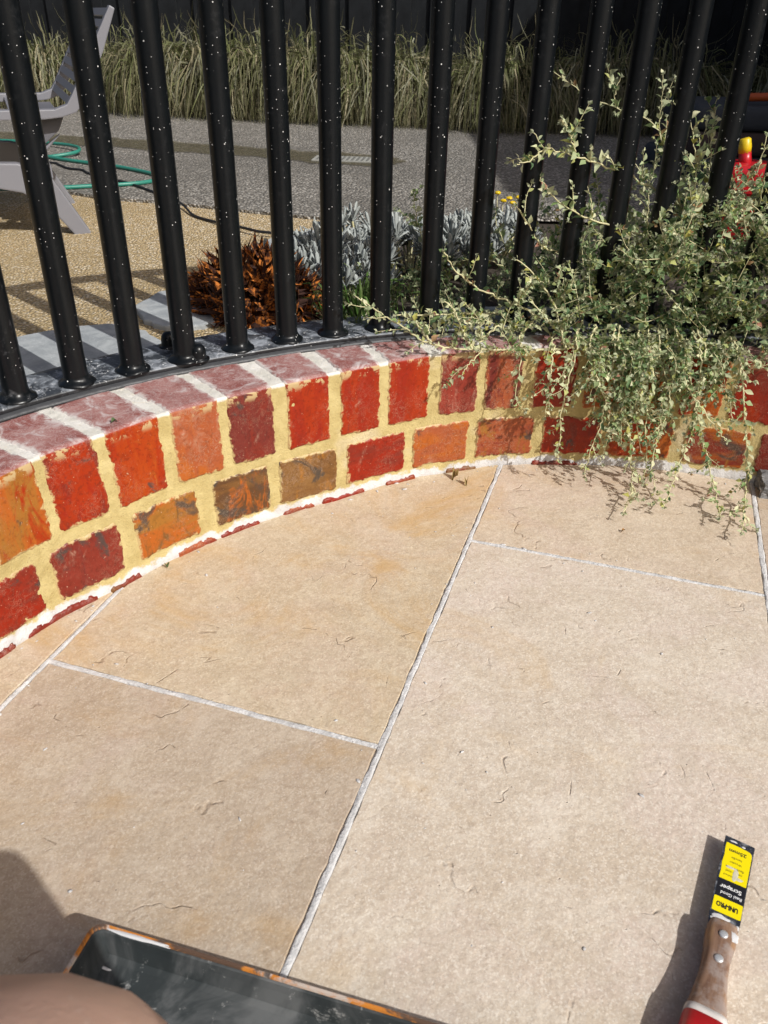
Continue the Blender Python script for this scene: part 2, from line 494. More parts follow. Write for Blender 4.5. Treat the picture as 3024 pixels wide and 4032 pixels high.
def rf(a, z):
    b = np.interp(a, *AB); t = np.interp(a, *AT)
    return b + (t - b) * np.clip(z / ZT, -.2, 1.05)

def polar(a, r, z):
    a = np.radians(a)
    return np.stack([CX + np.sin(a) * r, CY + np.cos(a) * r, z + 0 * r], -1)

A0, A1 = -82.0, 42.0

# ------------------------------------------------------------------ the setting
def flat(name, poly, z, mat, kind='structure', sub=0):
    o = obj(name, [(x, y, z) for x, y in poly], [list(range(len(poly)))], mat)
    return tag(o, kind=kind)

flat('ground', [(-150, -150), (150, -150), (150, 150), (-150, 150)], -0.06, MT['soil'])

# raised level behind the wall (soil of the garden bed, carries the sheets on top)
th = np.linspace(-110, 110, 111)
inner = [tuple(polar(a, np.array(1.075), 0.0)[:2]) for a in th]
outer = [tuple(polar(a, np.array(40.0), 0.0)[:2]) for a in th]
V = [(x, y, GZ - .02) for x, y in inner] + [(x, y, GZ - .02) for x, y in outer] + [(x, y, -.06) for x, y in inner]
n = len(th)
F = [[i + 1, i, n + i, n + i + 1] for i in range(n - 1)] + [[i, i + 1, 2 * n + i + 1, 2 * n + i] for i in range(n - 1)]
tag(obj('terrace_soil', V, F, MT['soil']), kind='structure')

edge = [(-9, 4.3), (-4, 3.75), (-2.2, 3.18), (-1.6, 3.0), (-1.324, 2.906), (-1.206, 2.846), (-1.062, 2.748), (-.933, 2.67), (-.837, 2.635), (-.732, 2.61), (-.647, 2.583), (-.45, 2.505), (-.367, 2.475), (-.201, 2.415), (-.097, 2.384)]
# tan pebble paving, from the fence out to the gravel edge
sand_poly = [tuple(polar(a, np.array(1.21), 0.0)[:2]) for a in (-24, -30, -36, -42, -48, -54, -60, -66, -72, -80, -90, -100)] + [(-9, .1)] + edge + [(-.12, 2.2), (-.09, 2.0), (-.10, 1.8)]
flat('sand_paving', sand_poly, GZ, MT['sand'])
gravel_poly = edge + [(.3, 2.52), (1.2, 2.5), (3, 2.5), (9, 3), (12, 9), (-12, 12)]
V = [(x, y, GZ + .009) for x, y in gravel_poly] + [(x, y, GZ - .01) for x, y in gravel_poly]
n = len(gravel_poly)
tag(obj('gravel_path', V, [list(range(n))] + [[(i + 1) % n, i, n + i, n + (i + 1) % n] for i in range(n)], MT['gravel']), kind='structure')

# stale puddle, a thin film of brown water on the gravel
wm = Mat('puddle_water', .05, .5)
wm.col(wm.mix(wm.noise(9, 4), (.10, .085, .05), (.15, .125, .07))); wm.b.inputs['Alpha'].default_value = .55
wm.rough(wm.ramp(wm.noise(30, 4), .4, .7, .08, .4))
pud = catmull([(-2.4, 4.35, 0), (-1.56, 4.08, 0), (-1.2, 4.0, 0), (-.75, 3.86, 0), (-.44, 3.74, 0), (-.1, 3.66, 0), (.05, 3.5, 0), (-.05, 3.36, 0), (-.30, 3.40, 0), (-.55, 3.52, 0), (-.9, 3.62, 0), (-1.4, 3.78, 0), (-1.9, 3.86, 0), (-2.5, 3.95, 0)], 5)
o = obj('puddle', [(p.x + .02 * math.sin(i * 2.3), p.y + .02 * math.sin(i * 1.7), GZ + .013) for i, p in enumerate(pud)], [list(range(len(pud)))], wm.m)
tag(o, kind='structure')

# ------------------------------------------------------------------ paving: big sandstone tiles with white grout
TH = 0.30163337
tn = np.array([math.cos(TH), -math.sin(TH)]); td = np.array([math.sin(TH), math.cos(TH)])
pav = empty('tile_paving', None, None); pav['kind'] = 'structure'
# grout bed under everything
base = obj('grout_bed', [tuple((tn * a + td * b).tolist()) + (-.0032,) for a, b in ((-3.6, -2.6), (3.6, -2.6), (3.6, 2.6), (-3.6, 2.6))], [[0, 1, 2, 3]], MT['grout'], pav)
cols_x = [-0.6488 - .4553 * 3, -0.6488 - .4553 * 2, -1.1041, -0.6488, -0.1935, 0.2584, .7137, 1.169, 1.624]
rows0 = [.13, .58, .35, .35, -.2727, .1885, .62, -.1, .4]
JW = .0042
TONES = [(.98, .98, .92), (.85, .845, .84), (.9, .92, .90), (1.01, 1.01, 1.0), (1.07, 1.12, 1.18), (.95, .97, .95)]
pm = [paver_mat('sandstone_paver', (3.1 * i, 1.7 * i, i), w, TONES[i]) for i, w in enumerate((1.0, .35, .1, .3, .0, .5))]
pick_m = {(4, 0): 1, (4, 1): 0, (5, 0): 4, (5, 1): 3}
pv_i = 0
def paver(a0, a1, b0, b1, mat, seed):
    """rounded, slightly wavy edge outline, 12 mm thick body"""
    pts = []
    st = .012
    def side(p, q):
        L = np.hypot(*(q - p)); k = max(2, int(L / st))
        nrm = np.array([-(q - p)[1], (q - p)[0]]) / L
        for i in range(k):
            t = i / k; x = p + (q - p) * t
            w = 0.0 if i == 0 else .0009 * float(vnoise(np.array([x[0], x[1], seed * 1.0]), 55, 3)) + .0007 * float(vnoise(np.array([x[0], x[1], seed * 1.0]), 160, 4))
            pts.append(x + nrm * w)
    c = [tn * a0 + td * b0, tn * a1 + td * b0, tn * a1 + td * b1, tn * a0 + td * b1]
    for i in range(4): side(c[i], c[(i + 1) % 4])
    n = len(pts); cen = sum(pts) / n
    V = []
    for inset, z in ((0, -.02), (0, -.0012), (.0011, 0.0)):
        for x in pts:
            d = cen - x; d = np.sign(d @ tn) * tn + np.sign(d @ td) * td
            q = x + d * inset
            V.append((q[0], q[1], z))
    F = []
    for k in (0, 1):
        for i in range(n): F.append([k * n + i, k * n + (i + 1) % n, (k + 1) * n + (i + 1) % n, (k + 1) * n + i])
    F.append([2 * n + i for i in range(n)])
    return obj('paver', V, F, mat, pav)
for ci in range(len(cols_x) - 1):
    a0, a1 = cols_x[ci] + JW, cols_x[ci + 1] - JW
    # row boundaries for this column
    if ci == 3: rb = [-.2727, .6273, 1.5273]
    elif ci == 4: rb = [.1885, 1.0885, 1.9885]
    else:
        s = rows0[ci]; rb = [s, s + .9, s + 1.8]
    rb = [rb[0] - 1.8, rb[0] - .9] + rb
    for k in range(len(rb) - 1):
        b0, b1 = rb[k] + JW, rb[k + 1] - JW
        if b1 < -1.7 or b0 > 1.9: continue
        if ci == 3: m = pm[1] if abs(rb[k] + .2727) < .01 else pm[0]
        elif ci == 4: m = pm[4] if abs(rb[k] - .1885) < .01 else pm[3]
        else: m = pm[(ci * 2 + k) % 6]
        paver(a0, a1, b0, b1, m, pv_i); pv_i += 1

def grout_line(p, q, w, seed, wob=.0020, h=.0005):
    """slightly proud strip of white grout with wandering edges"""
    p = np.array(p); q = np.array(q); L = np.hypot(*(q - p)); k = int(L / .004)
    d = (q - p) / L; nr = np.array([-d[1], d[0]])
    t = np.linspace(0, 1, k)[:, None]
    C = p + (q - p) * t
    P3 = np.c_[C, np.full(k, seed * 1.0)]
    l = w / 2 + wob * .5 * fbm(P3, 60, 5, 3) ; r_ = w / 2 + wob * fbm(P3, 45, 9, 4) - .0006
    rowsV = []
    for f, z in ((-1, -.0028), (-.9, -.0006), (-.45, h), (.0, -.0002), (.5, h * .8), (.9, -.0008), (1, -.0028)):
        off = (l if f < 0 else r_) * f
        zz = z + .0011 * fbm(P3 + [f, 0, 0], 120, 7, 3)
        rowsV.append(np.c_[C + nr * off[:, None], zz])
    V = np.stack(rowsV, 1).reshape(-1, 3)
    F = grid_faces(k, 7)
    return link('grout_joint', fast_mesh('grout_joint', V, F[:, ::-1], MT['grout'], True), pav)
def ab(a, b): return tuple((tn * a + td * b).tolist())
grout_line(ab(-.1935, -.6), ab(-.1935, 1.75), .0085, 1, .004)
grout_line(ab(-.6488, -.6), ab(-.6488, 1.2), .0066, 2)
grout_line(ab(.2584, -.6), ab(.2584, 1.75), .0095, 3, .003)
grout_line(ab(-.645, .6273), ab(-.197, .6273), .0082, 4)
grout_line(ab(-.189, 1.0885), ab(.254, 1.0885), .0075, 5)
grout_line(ab(.2635, .62), ab(.709, .62), .008, 6)

# white crumbs and drips of grout left on the tiles
cv = []
for i in range(150):
    if i < 40: x, y = ab(random.uniform(-.62, .5), random.uniform(.35, 1.3))
    elif i < 110:
        j = random.choice(((-.1935, None), (None, .6273), (-.6488, None), (None, 1.0885)))
        x, y = ab((j[0] if j[0] is not None else random.uniform(-.6, .2)) + random.gauss(0, .018), (j[1] if j[1] is not None else random.uniform(.3, 1.4)) + random.gauss(0, .018))
    else:
        a = random.uniform(-66, 16); r = rf(a, 0) - abs(random.gauss(0, .018)) - .003
        x, y = polar(a, r, 0)[:2]
    s = random.choice((.0008, .001, .0013, .0022)) * random.uniform(.6, 1.2)
    an = random.uniform(0, 6.28); e = random.uniform(1, 2.6)
    M = Matrix.Rotation(an, 3, 'Z') @ Matrix.Diagonal((s * e, s, s * .45))
    bm = bmesh.new(); bmesh.ops.create_icosphere(bm, subdivisions=1, radius=1)
    vv = [M @ (v.co * random.uniform(.75, 1.2)) + Vector((x, y, s * .2)) for v in bm.verts]
    ff = [[v.index for v in f.verts] for f in bm.faces]; bm.free(); cv.append((vv, ff))
V, F = merge(cv)
o = obj('grout_crumbs', V, F, MT['grout'], None, True); tag(o, 'tiny white crumbs of dried grout scattered over the sandstone tiles', 'crumbs', kind='stuff')

# ------------------------------------------------------------------ curved brick wall
wall = empty('curved_brick_wall', 'low curved brick wall with yellow mortar and a row of upright bricks on top', 'wall', (0, 0, 0))
na = int((A1 - A0) / 360 * 2 * math.pi * .985 / .0024)
aa = np.linspace(A0, A1, na)
prof = []   # (kind, z, depth inwards)
for z in np.linspace(-.03, ZT - .004, 108): prof.append((z, 0.0))
for t in np.linspace(.2, 1.0, 4): prof.append((ZT - .004 + .004 * math.sin(t * math.pi / 2), .004 * (1 - math.cos(t * math.pi / 2))))
for d in np.linspace(.0065, .13, 44): prof.append((ZT, d))
prof.append((ZT, .235)); prof.append((-.03, .235))
prof = np.array(prof)
Ag, Zg = np.meshgrid(aa, prof[:, 0], indexing='ij'); Dg = np.broadcast_to(prof[:, 1], Ag.shape)
Rg = rf(Ag, Zg) + Dg
P = polar(Ag, Rg, Zg)
nz = .0010 * fbm(P, 45, 1, 3) + .0007 * fbm(P, 220, 2, 2)
low = np.clip(1 - (Zg - .004) / .014, 0, 1) * (Dg < .001)      # grout fillet along the foot
disp = nz + low * (.0036 + .0026 * fbm(P, 30, 8, 3))
front = (Dg < .004); topm = ~front
N = polar(Ag, -1.0 + 0 * Ag, 0 * Zg) - np.array([CX, CY, 0])
N[..., 2] = 0
N[topm] = [0, 0, 1]
P = P + N * disp[..., None]
core = link('mortar', fast_mesh('mortar', P.reshape(-1, 3), grid_faces(na, len(prof)), MT['mortar'], True), wall)

def brick(a0, a1, z0, z1, mat, seed, top=False, amp=1.0):
    """closed brick shell following the arc, ragged where the mortar laps over it"""
    pad = .10
    a0 -= pad; a1 += pad
    zpad = .002
    arc = math.radians(a1 - a0) * .985
    nu = max(14, int(arc / .0024))
    zs = list(np.linspace(z0 - zpad, (z1 if top else z1 + zpad), max(10, int((z1 - z0) / .0027))))
    pr = [(z, 0.0) for z in zs]
    if top:
        pr = [(z, 0.0) for z in np.linspace(z0 - zpad, ZT - .005, int((z1 - z0) / .0027))]
        for t in (.25, .5, .75, 1.0): pr.append((ZT - .005 + .005 * math.sin(t * math.pi / 2), .005 * (1 - math.cos(t * math.pi / 2))))
        for d in np.linspace(.009, .126, 34): pr.append((ZT, d))
    pr = np.array(pr); nv = len(pr)
    us = np.linspace(a0, a1, nu)
    A, Z = np.meshgrid(us, pr[:, 0], indexing='ij'); D = np.broadcast_to(pr[:, 1], A.shape)
    Rr = rf(A, Z) + D
    Q = polar(A, Rr, Z); S = Q + seed * 3.7
    du = np.minimum(A - a0, a1 - A) * math.pi / 180 * .985
    run = np.concatenate([[0], np.cumsum(np.hypot(*np.diff(pr, axis=0).T))])
    dv = np.broadcast_to(run, A.shape) if top else np.minimum(run, run[-1] - run)[None, :] + 0 * A
    # rounded corners
    rc = .009
    dd = np.where((du < rc) & (dv < rc), rc - np.hypot(rc - du, rc - dv), np.minimum(du, dv))
    dd = dd + amp * (.0032 * fbm(S, 50, 21, 3) + .0026 * fbm(S, 200, 22, 2)) - .0002
    s = np.clip(dd / .0038, 0, 1); s = s * s * (3 - 2 * s)
    hgt = -.0045 + .0066 * s + .0008 * fbm(S, 28, 23, 2) + .0003 * fbm(S, 150, 24, 2) - .0016 * np.clip(fbm(S, 38, 29, 3) - .42, 0, 1) * 4
    Nn = polar(A, -1.0 + 0 * A, 0 * Z) - np.array([CX, CY, 0]); Nn[..., 2] = 0
    fold = np.clip(D / .005, 0, 1)
    Nn = Nn * (1 - fold)[..., None] + np.array([0, 0, 1.0]) * fold[..., None]
    Nn /= np.linalg.norm(Nn, axis=-1, keepdims=True)
    Q = Q + Nn * hgt[..., None]
    V = Q.reshape(-1, 3); F = grid_faces(nu, nv)
    # skirt + back so the brick is a solid
    ring = [i * nv for i in range(nu)] + [(nu - 1) * nv + j for j in range(1, nv)] + [i * nv + nv - 1 for i in range(nu - 2, -1, -1)] + [j for j in range(nv - 2, 0, -1)]
    B = V[ring].copy(); cen = np.array([CX, CY])
    dirn = B[:, :2] - cen; dirn /= np.linalg.norm(dirn, axis=1, keepdims=True)
    B[:, :2] = dirn * 0 + cen + dirn * (np.interp(us.mean(), *AB) + (.128 if top else .10))
    if top: B[:, 2] = np.minimum(B[:, 2], ZT - .012)
    base = len(V); m = len(ring)
    V = np.vstack([V, B])
    F2 = np.array([[ring[(i + 1) % m], ring[i], base + i, base + (i + 1) % m] for i in range(m)])
    # orientation: grid faces are (u, v); flip so that normals look at the viewer
    ec = np.zeros((len(V), 3)); ec[:nu * nv, 0] = np.clip(dd.reshape(-1) / .016, 0, 1); ec[nu * nv:, 0] = 1
    me = fast_mesh('brick', V, np.vstack([F, F2]), mat, True, ec)
    return link('brick', me, wall)

RED = (.26, .015, .003); BRT = (.31, .025, .002); DRK = (.185, .022, .012); ORG = (.38, .095, .012); OCH = (.30, .125, .020); MAR = (.150, .022, .016); SAL = (.33, .080, .027); BRN = (.165, .075, .022)
ROW = [(-76.8, -71.9), (-71.0, -66.2), (-65.5, -58.4 - 1.9), (-62.4 + 0, -58.06)]
row = [
    (-62.9, -58.1, (ORG, OCH, BRT, .15, .1)), (-57.4, -53.0, (DRK, BRT, RED, .25, .05)), (-52.1, -47.3, (BRT, (.35, .045, .003), ORG, .18, .05)),
    (-46.3, -41.65, (SAL, ORG, None, .42, .03)), (-40.9, -36.3, (MAR, DRK, None, .2, .05)), (-35.0, -30.4, (RED, BRT, None, .3, .0)),
    (-29.3, -24.8, (BRT, RED, DRK, .12, .0)), (-24.0, -19.3, (BRT, RED, None, .35, .0)), (-18.2, -13.9, (DRK, (.26, .035, .02), None, .6, .0)),
    (-13.2, -9.1, (MAR, SAL, DRK, .6, .05)), (-8.0, -3.5, (BRT, RED, DRK, .12, .15)), (-2.5, 1.8, (ORG, SAL, None, .3, .1)), (2.55, 6.4, (ORG, OCH, BRT, .2, .05)),
    (7.35, 11.6, (BRT, ORG, None, .2, .0)), (12.4, 16.8, (RED, DRK, BRT, .2, .1)), (17.6, 22.0, (DRK, RED, None, .3, .1)), (22.9, 27.3, (ORG, RED, None, .3, .1)), (28.1, 32.6, (RED, BRT, None, .2, .0)), (33.4, 37.8, (SAL, ORG, None, .2, .0)),
    (-68.4, -63.8, (RED, DRK, None, .3, .0)), (-73.9, -69.2, (ORG, BRT, None, .2, .1)), (-79.3, -74.8, (DRK, MAR, None, .2, .0)),
]
for i, (p, q, (c1, c2, c3, hz, dk)) in enumerate(row):
    brick(p, q, .1165, ZT, brick_mat(i, c1, c2, c3, hz, dk, .28 if hz < .3 else .42), i + 1, True)
head = [
    (-66.9, -60.1, (DRK, RED, MAR, .25, .1)), (-58.9, -52.7, (DRK, (.21, .03, .018), MAR, .22, .35)), (-51.3, -44.8, (OCH, ORG, BRN, .35, .35)), (-43.2, -37.2, (BRN, (.10, .045, .018), ORG, .3, .5)),
    (-36.2, -29.7, (BRN, (.22, .11, .035), OCH, .45, .3)), (-28.7, -21.75, (RED, DRK, None, .25, .05)), (-20.9, -14.5, (SAL, ORG, None, .3, .05)), (-13.7, -7.2, (SAL, DRK, OCH, .4, .15)),
    (-6.3, .2, (BRT, RED, DRK, .1, .1)), (1.0, 7.6, (BRT, ORG, None, .15, .1)), (8.8, 15.3, (ORG, DRK, OCH, .3, .3)), (16.2, 22.6, (DRK, RED, None, .3, .1)), (23.5, 30, (ORG, RED, None, .3, .1)), (31, 37.4, (RED, DRK, None, .2, .0)),
    (-74.2, -67.8, (ORG, OCH, None, .2, .2)),
]
for i, (p, q, (c1, c2, c3, hz, dk)) in enumerate(head):
    brick(p, q, .020, .1005, brick_mat(30 + i, c1, c2, c3, hz, dk, .36, False), i + 40)
# top sliver of the course below, half buried in white grout
foot = [(-70, -63.6), (-62.6, -56.0), (-54.9, -51.6), (-47.6, -43.6), (-42.9, -38.6), (-36.0, -32.4), (-31.6, -26.6), (-23.9, -20.4), (-16.9, -13.3), (-7.0, -1.8)]
fc = [DRK, DRK, BRN, SAL, BRT, SAL, RED, ORG, BRN, RED]
for i, (p, q) in enumerate(foot):
    brick(p, q, -.014, .0068, brick_mat(60 + i, fc[i], DRK, None, .5, .1, .4, False), i + 80, False, 1.3).location = tuple((polar(np.array((p + q) / 2), np.array(-.0042), np.array(0.0)) - np.array([CX, CY, 0])).tolist())

# ------------------------------------------------------------------ steel fence on the wall
fence = empty('steel_picket_fence', 'black steel fence of round pickets on a curved base plate along the wall top', 'fence')
def pf(a): return np.interp(a, [-85, -60, -48, -35, -27, -20, 0, 42], [1.178, 1.142, 1.115, 1.086, 1.077, 1.068, 1.040, 1.03]) + .004
def pb(a): return np.interp(a, [-85, -60, -43, -26, 0, 42], [1.27, 1.236, 1.213, 1.186, 1.148, 1.13])
PZ0, PZ1 = ZT + .003, ZT + .0145
ap = np.linspace(A0, A1, 420)
f_, b_ = pf(ap), pb(ap)
rowsP = []
for rr, zz in ((f_ + .004, PZ0 - .002), (f_, PZ0), (f_ - .0005, PZ1 - .003), (f_ + .0006, PZ1 - .0007), (f_ + .0025, PZ1)):
    rowsP.append(polar(ap, rr, zz))
for t in np.linspace(.1, .9, 6): rowsP.append(polar(ap, f_ + (b_ - f_) * t, PZ1 + 0 * ap))
for rr, zz in ((b_ - .002, PZ1), (b_, PZ1 - .002), (b_, PZ0 - .03)): rowsP.append(polar(ap, rr, zz))
Pm = np.stack(rowsP, 1)
link('base_plate', fast_mesh('base_plate', Pm.reshape(-1, 3), grid_faces(len(ap), Pm.shape[1])[:, ::-1], MT['plate'], True), fence)
# bead of sealant squeezed out under the plate
ap2 = np.linspace(A0, A1, 900)
Pt = polar(ap2, pf(ap2), 0 * ap2)
wv = .0022 * fbm(Pt, 18, 31, 3) + .0012 * fbm(Pt, 90, 32, 2)
rowsS = []
for off, z in ((.006, .0), (-.002, .0), (-.0085, .0004), (-.0095, .0024), (-.006, .0052), (.001, .0072), (.006, .0072)):
    rowsS.append(polar(ap2, pf(ap2) + off + wv * (1 if off < 0 else 0), ZT + .0002 + z + 0 * ap2))
Ps = np.stack(rowsS, 1)
link('sealant_bead', fast_mesh('sealant_bead', Ps.reshape(-1, 3), grid_faces(len(ap2), 7)[:, ::-1], MT['sealant'], True), fence)

TOPZ = .80
def picket_mesh(mat, seed):
    prf = []
    for z, r in ((0, .0275), (.0015, .0272), (.003, .0258), (.0045, .0235), (.007, .0205), (.010, .0187), (.013, .0181), (.016, .0178)): prf.append((z, r))
    for z in np.linspace(.04, TOPZ - PZ1, 8): prf.append((z, .0177))
    n = 32; V = []
    for z, r in prf:
        for k in range(n):
            t = 2 * math.pi * k / n
            rr = r
            if z < .012: rr += .0018 * float(vnoise(np.array([math.cos(t), math.sin(t), z * 60 + seed]), 3.1, seed))
            V.append((math.cos(t) * rr, math.sin(t) * rr, z))
    F = []
    m = len(prf)
    for i in range(m - 1):
        for k in range(n): F.append([i * n + k, i * n + (k + 1) % n, (i + 1) * n + (k + 1) % n, (i + 1) * n + k])
    return mesh('picket', V, F, mat, True)
pa = [-75.7, -71.2, -66.7, -62.3, -57.9, -53.4, -49.0, -44.6, -40.3, -35.5, -30.9, -26.55, -22.05, -17.2, -12.7, -8.5, -4.2, -.35, 3.75, 8.1, 12.6, 17.1, 21.6, 26.1, 30.6, 35.1]
pm_ = [picket_mesh(MT['picket'], s) for s in range(3)]; pd_ = [picket_mesh(MT['picket_dusty'], s + 5) for s in range(2)]
for i, a in enumerate(pa):
    r = float(np.interp(a, [-76, -53.4, -44.9, -40.7, -35.8, -22, -17, 0, 37], [1.205, 1.156, 1.131, 1.118, 1.117, 1.104, 1.103, 1.094, 1.085]))
    o = link('picket', (pd_[i % 2] if a < -50 else pm_[i % 3]), fence)
    o.location = tuple(polar(np.array(a), np.array(r), np.array(PZ1)).tolist()); o.rotation_euler = (0, 0, i * 1.9)
# top rail
rowsT = []
rc = np.interp(ap, [-76, -53.4, -44.9, -40.7, -35.8, -22, -17, 0, 37], [1.205, 1.156, 1.131, 1.118, 1.117, 1.104, 1.103, 1.094, 1.085])
for off, z in ((-.022, 0), (.022, 0), (.022, .012), (-.022, .012), (-.022, 0)): rowsT.append(polar(ap, rc + off, TOPZ + z + 0 * ap))
Pr = np.stack(rowsT, 1)
link('top_rail', fast_mesh('top_rail', Pr.reshape(-1, 3), grid_faces(len(ap), 5), MT['picket'], False), fence)
# domed nuts that bolt the plate down, either side of one picket
def nut(loc, s=1.0):
    prf = [(0, .0175), (.002, .0175), (.0025, .0130), (.004, .0128), (.013, .0126), (.018, .0118), (.022, .0095), (.0245, .0062), (.0255, .0)]
    n = 24; V = []; F = []
    for z, r in prf:
        for k in range(n):
            t = 2 * math.pi * k / n; V.append((math.cos(t) * r * s, math.sin(t) * r * s, z * s))
    for i in range(len(prf) - 1):
        for k in range(n): F.append([i * n + k, i * n + (k + 1) % n, (i + 1) * n + (k + 1) % n, (i + 1) * n + k])
    o = obj('dome_nut', V, F, MT['picket'], fence, True); o.location = loc
nut((-.362, 1.287, PZ1)); nut((-.302, 1.231, PZ1))
nut((.62, 1.475, PZ1)); nut((.60, 1.41, PZ1))

# ------------------------------------------------------------------ bluestone slabs behind the fence
def slab(poly, z0, z1, label, seed):
    pts = []
    n = len(poly)
    for i in range(n):
        p = np.array(poly[i]); q = np.array(poly[(i + 1) % n])
        for t in (0, .25, .5, .75):
            x = p + (q - p) * t
            pts.append((x[0] + .004 * random.uniform(-1, 1), x[1] + .004 * random.uniform(-1, 1)))
    o = extrude_poly('bluestone_slab', pts, z0, z1, MT['slate'], None, .004)
    return tag(o, label, 'stone slab', 'bluestone stepping slabs behind the fence')
slab([(-1.02, .98), (-.78, 1.22), (-.664, 1.335), (-.60, 1.387), (-.52, 1.43), (-.475, 1.43), (-.43, 1.395), (-.385, 1.335), (-.36, 1.25), (-.52, 1.15), (-.75, .85)], .18, .237, 'large bluestone slab touching the fence base plate, striped by picket shadows', 1)
slab([(-.50, 1.565), (-.475, 1.66), (-.443, 1.705), (-.36, 1.68), (-.31, 1.56), (-.326, 1.47), (-.36, 1.445), (-.41, 1.44), (-.455, 1.475)], .18, .230, 'small bluestone slab lying in tan pebbles left of the rusty sculpture', 2)
slab([(-.34, 2.015), (-.30, 2.16), (-.20, 2.25), (-.115, 2.23), (-.07, 2.08), (-.11, 1.93), (-.20, 1.85), (-.29, 1.87)], .18, .231, 'rounded bluestone slab at the garden bed edge behind the rusty sculpture', 3)

# ------------------------------------------------------------------ shed outside the frame on the right; it casts the shade
shed = empty('garden_shed', 'dark timber garden shed right of the fence, its shade falls on the path', 'shed')
SX = 2.2
k = 0
y = 1.2
while y < 6.4:
    V, F = box_vf((SX + .01 * (k % 2), y + .07, 1.32), (.02, .136, 2.25))
    obj('board', V, F, MT['charcoal'], shed); y += .14; k += 1
k = 0; x = SX + .03
while x < 4.6:
    V, F = box_vf((x + .07, 1.2 - .01 * (k % 2), 1.32), (.136, .02, 2.25))
    obj('board', V, F, MT['charcoal'], shed); x += .14; k += 1
V, F = box_vf((3.4, 3.9, 2.46), (2.44, 5.5, .03)); obj('roof', V, F, MT['charcoal'], shed)

# ------------------------------------------------------------------ dark paling fence at the back
def back_y(x): return 5.62 - .157 * (x + .2)
pal = empty('paling_fence', 'tall charcoal timber paling fence behind the strap grasses', 'fence')
fa = math.atan(-.157)
x = -5.2; k = 0
bm_p = None
while x < 4.2:
    if bm_p is None:
        V, F = box_vf((0, 0, .95), (.128, .016, 1.9)); bm_p = mesh('paling', V, F, MT['charcoal'])
    o = link('paling', bm_p, pal); o.location = (x, back_y(x) + (.019 if k % 2 else 0), .20 + random.uniform(-.01, .01)); o.rotation_euler = (0, random.uniform(-.003, .003), fa)
    x += .119; k += 1
for z in (.5, 1.7):
    V, F = box_vf((-.5, back_y(-.5) + .05, z), (9.6, .04, .08), fa); obj('fence_rail', V, F, MT['charcoal'], pal)

# ------------------------------------------------------------------ leaf and blade geometry
def ribbons(P, Wd, side):
    """P (n,k,3) centre lines, Wd (n,k) half widths, side (n,3)"""
    n, k, _ = P.shape
    S = side[:, None, :] * Wd[..., None]
    V = np.stack([P - S, P + S], 2).reshape(-1, 3)
    i = np.arange(n)[:, None] * k * 2; j = np.arange(k - 1)[None, :] * 2
    F = np.stack([i + j, i + j + 1, i + j + 3, i + j + 2], -1).reshape(-1, 4)
    return V, F

def tuft(seed, N=760, reach=(.15, .36), H=(.16, .335), width=.0032, cols=None):
    g = np.random.default_rng(seed)
    ph = g.uniform(0, 2 * np.pi, N); r0 = g.uniform(0, .07, N)
    rc = g.uniform(*reach, N); hh = g.uniform(*H, N); d = g.uniform(.92, 1.25, N)
    wild = g.random(N) < .09
    hh[wild] *= 1.3; d[wild] = g.uniform(-.3, .5, wild.sum()); rc[wild] *= .7; rc[wild] *= .8
    t = np.linspace(0, 1, 7)[None, :]
    hor = r0[:, None] + rc[:, None] * np.sin(t * np.pi / 2) ** .9
    z = hh[:, None] * np.where(t < .42, 1 - ((t - .42) / .42) ** 2, 1 - ((t - .42) / .58) ** 2 * d[:, None])
    z = np.maximum(z, .006 + .03 * g.random((N, 1)))
    ph2 = ph[:, None] + g.normal(0, .35, (N, 1)) * t
    P = np.stack([np.cos(ph2) * hor, np.sin(ph2) * hor, z], -1)
    P += np.cumsum(g.normal(0, .0065, P.shape), axis=1) * t[..., None]
    P[..., 2] = np.maximum(P[..., 2], .004)
    side = np.stack([-np.sin(ph), np.cos(ph), g.normal(0, .35, N)], -1); side /= np.linalg.norm(side, axis=1, keepdims=True)
    Wd = width * g.uniform(.6, 1.3, (N, 1)) * (1 - t ** 3 * .85) * np.ones((N, 7))
    V, F = ribbons(P, Wd, side)
    C = np.array(cols)[g.choice(len(cols), N, p=[.34, .26, .22, .18])] * g.uniform(.35, 1.2, (N, 1))
    C = np.repeat(C, 14, axis=0)
    fade = np.tile(np.repeat(np.linspace(0, 1, 7), 2), N)[:, None]
    C = C * (1 - .25 * fade) + np.array([.40, .33, .18]) * .25 * fade
    return V, F, C
gcols = [(.11, .14, .045), (.19, .20, .10), (.36, .32, .20), (.27, .28, .20)]
tm = []
for s in range(5):
    V, F, C = tuft(100 + s, cols=gcols)
    tm.append(fast_mesh('strap_blades', V, F, MT['grass'], False, C))
gb = [(-3.2, 5.25), (-2.8, 5.2), (-2.43, 5.15), (-2.05, 5.14), (-1.66, 5.13), (-1.32, 5.0), (-1.02, 4.88), (-.72, 4.79), (-.42, 4.71), (-.12, 4.65), (.16, 4.58), (.46, 4.55), (.80, 4.53), (1.15, 4.52), (1.5, 4.48), (1.9, 4.44), (2.3, 4.4)]
glab = ['leftmost strap grass tuft against the dark paling fence', 'strap grass tuft left of the grey lounger back', 'green strap grass tuft seen through the lounger', 'green strap grass tuft just behind the lounger backrest', 'mixed green and straw tuft right of the lounger backrest',
        'straw tinged tuft between the third and fourth full pickets', 'drooping straw coloured tuft behind the fourth picket gap', 'strap grass tuft with a green fringe behind the fifth picket', 'olive strap grass tuft left of the puddle end', 'strap grass tuft in line with the drain grate',
        'pale straw tuft right of the drain grate', 'wide drooping tuft at the edge of the shade', 'last sunlit tuft beside the deep shade', 'first shaded tuft under the dark fence', 'shaded strap grass tuft behind the tall saltbush sprigs', 'shaded tuft near the stacked cushions', 'rightmost strap grass tuft in deep shade']
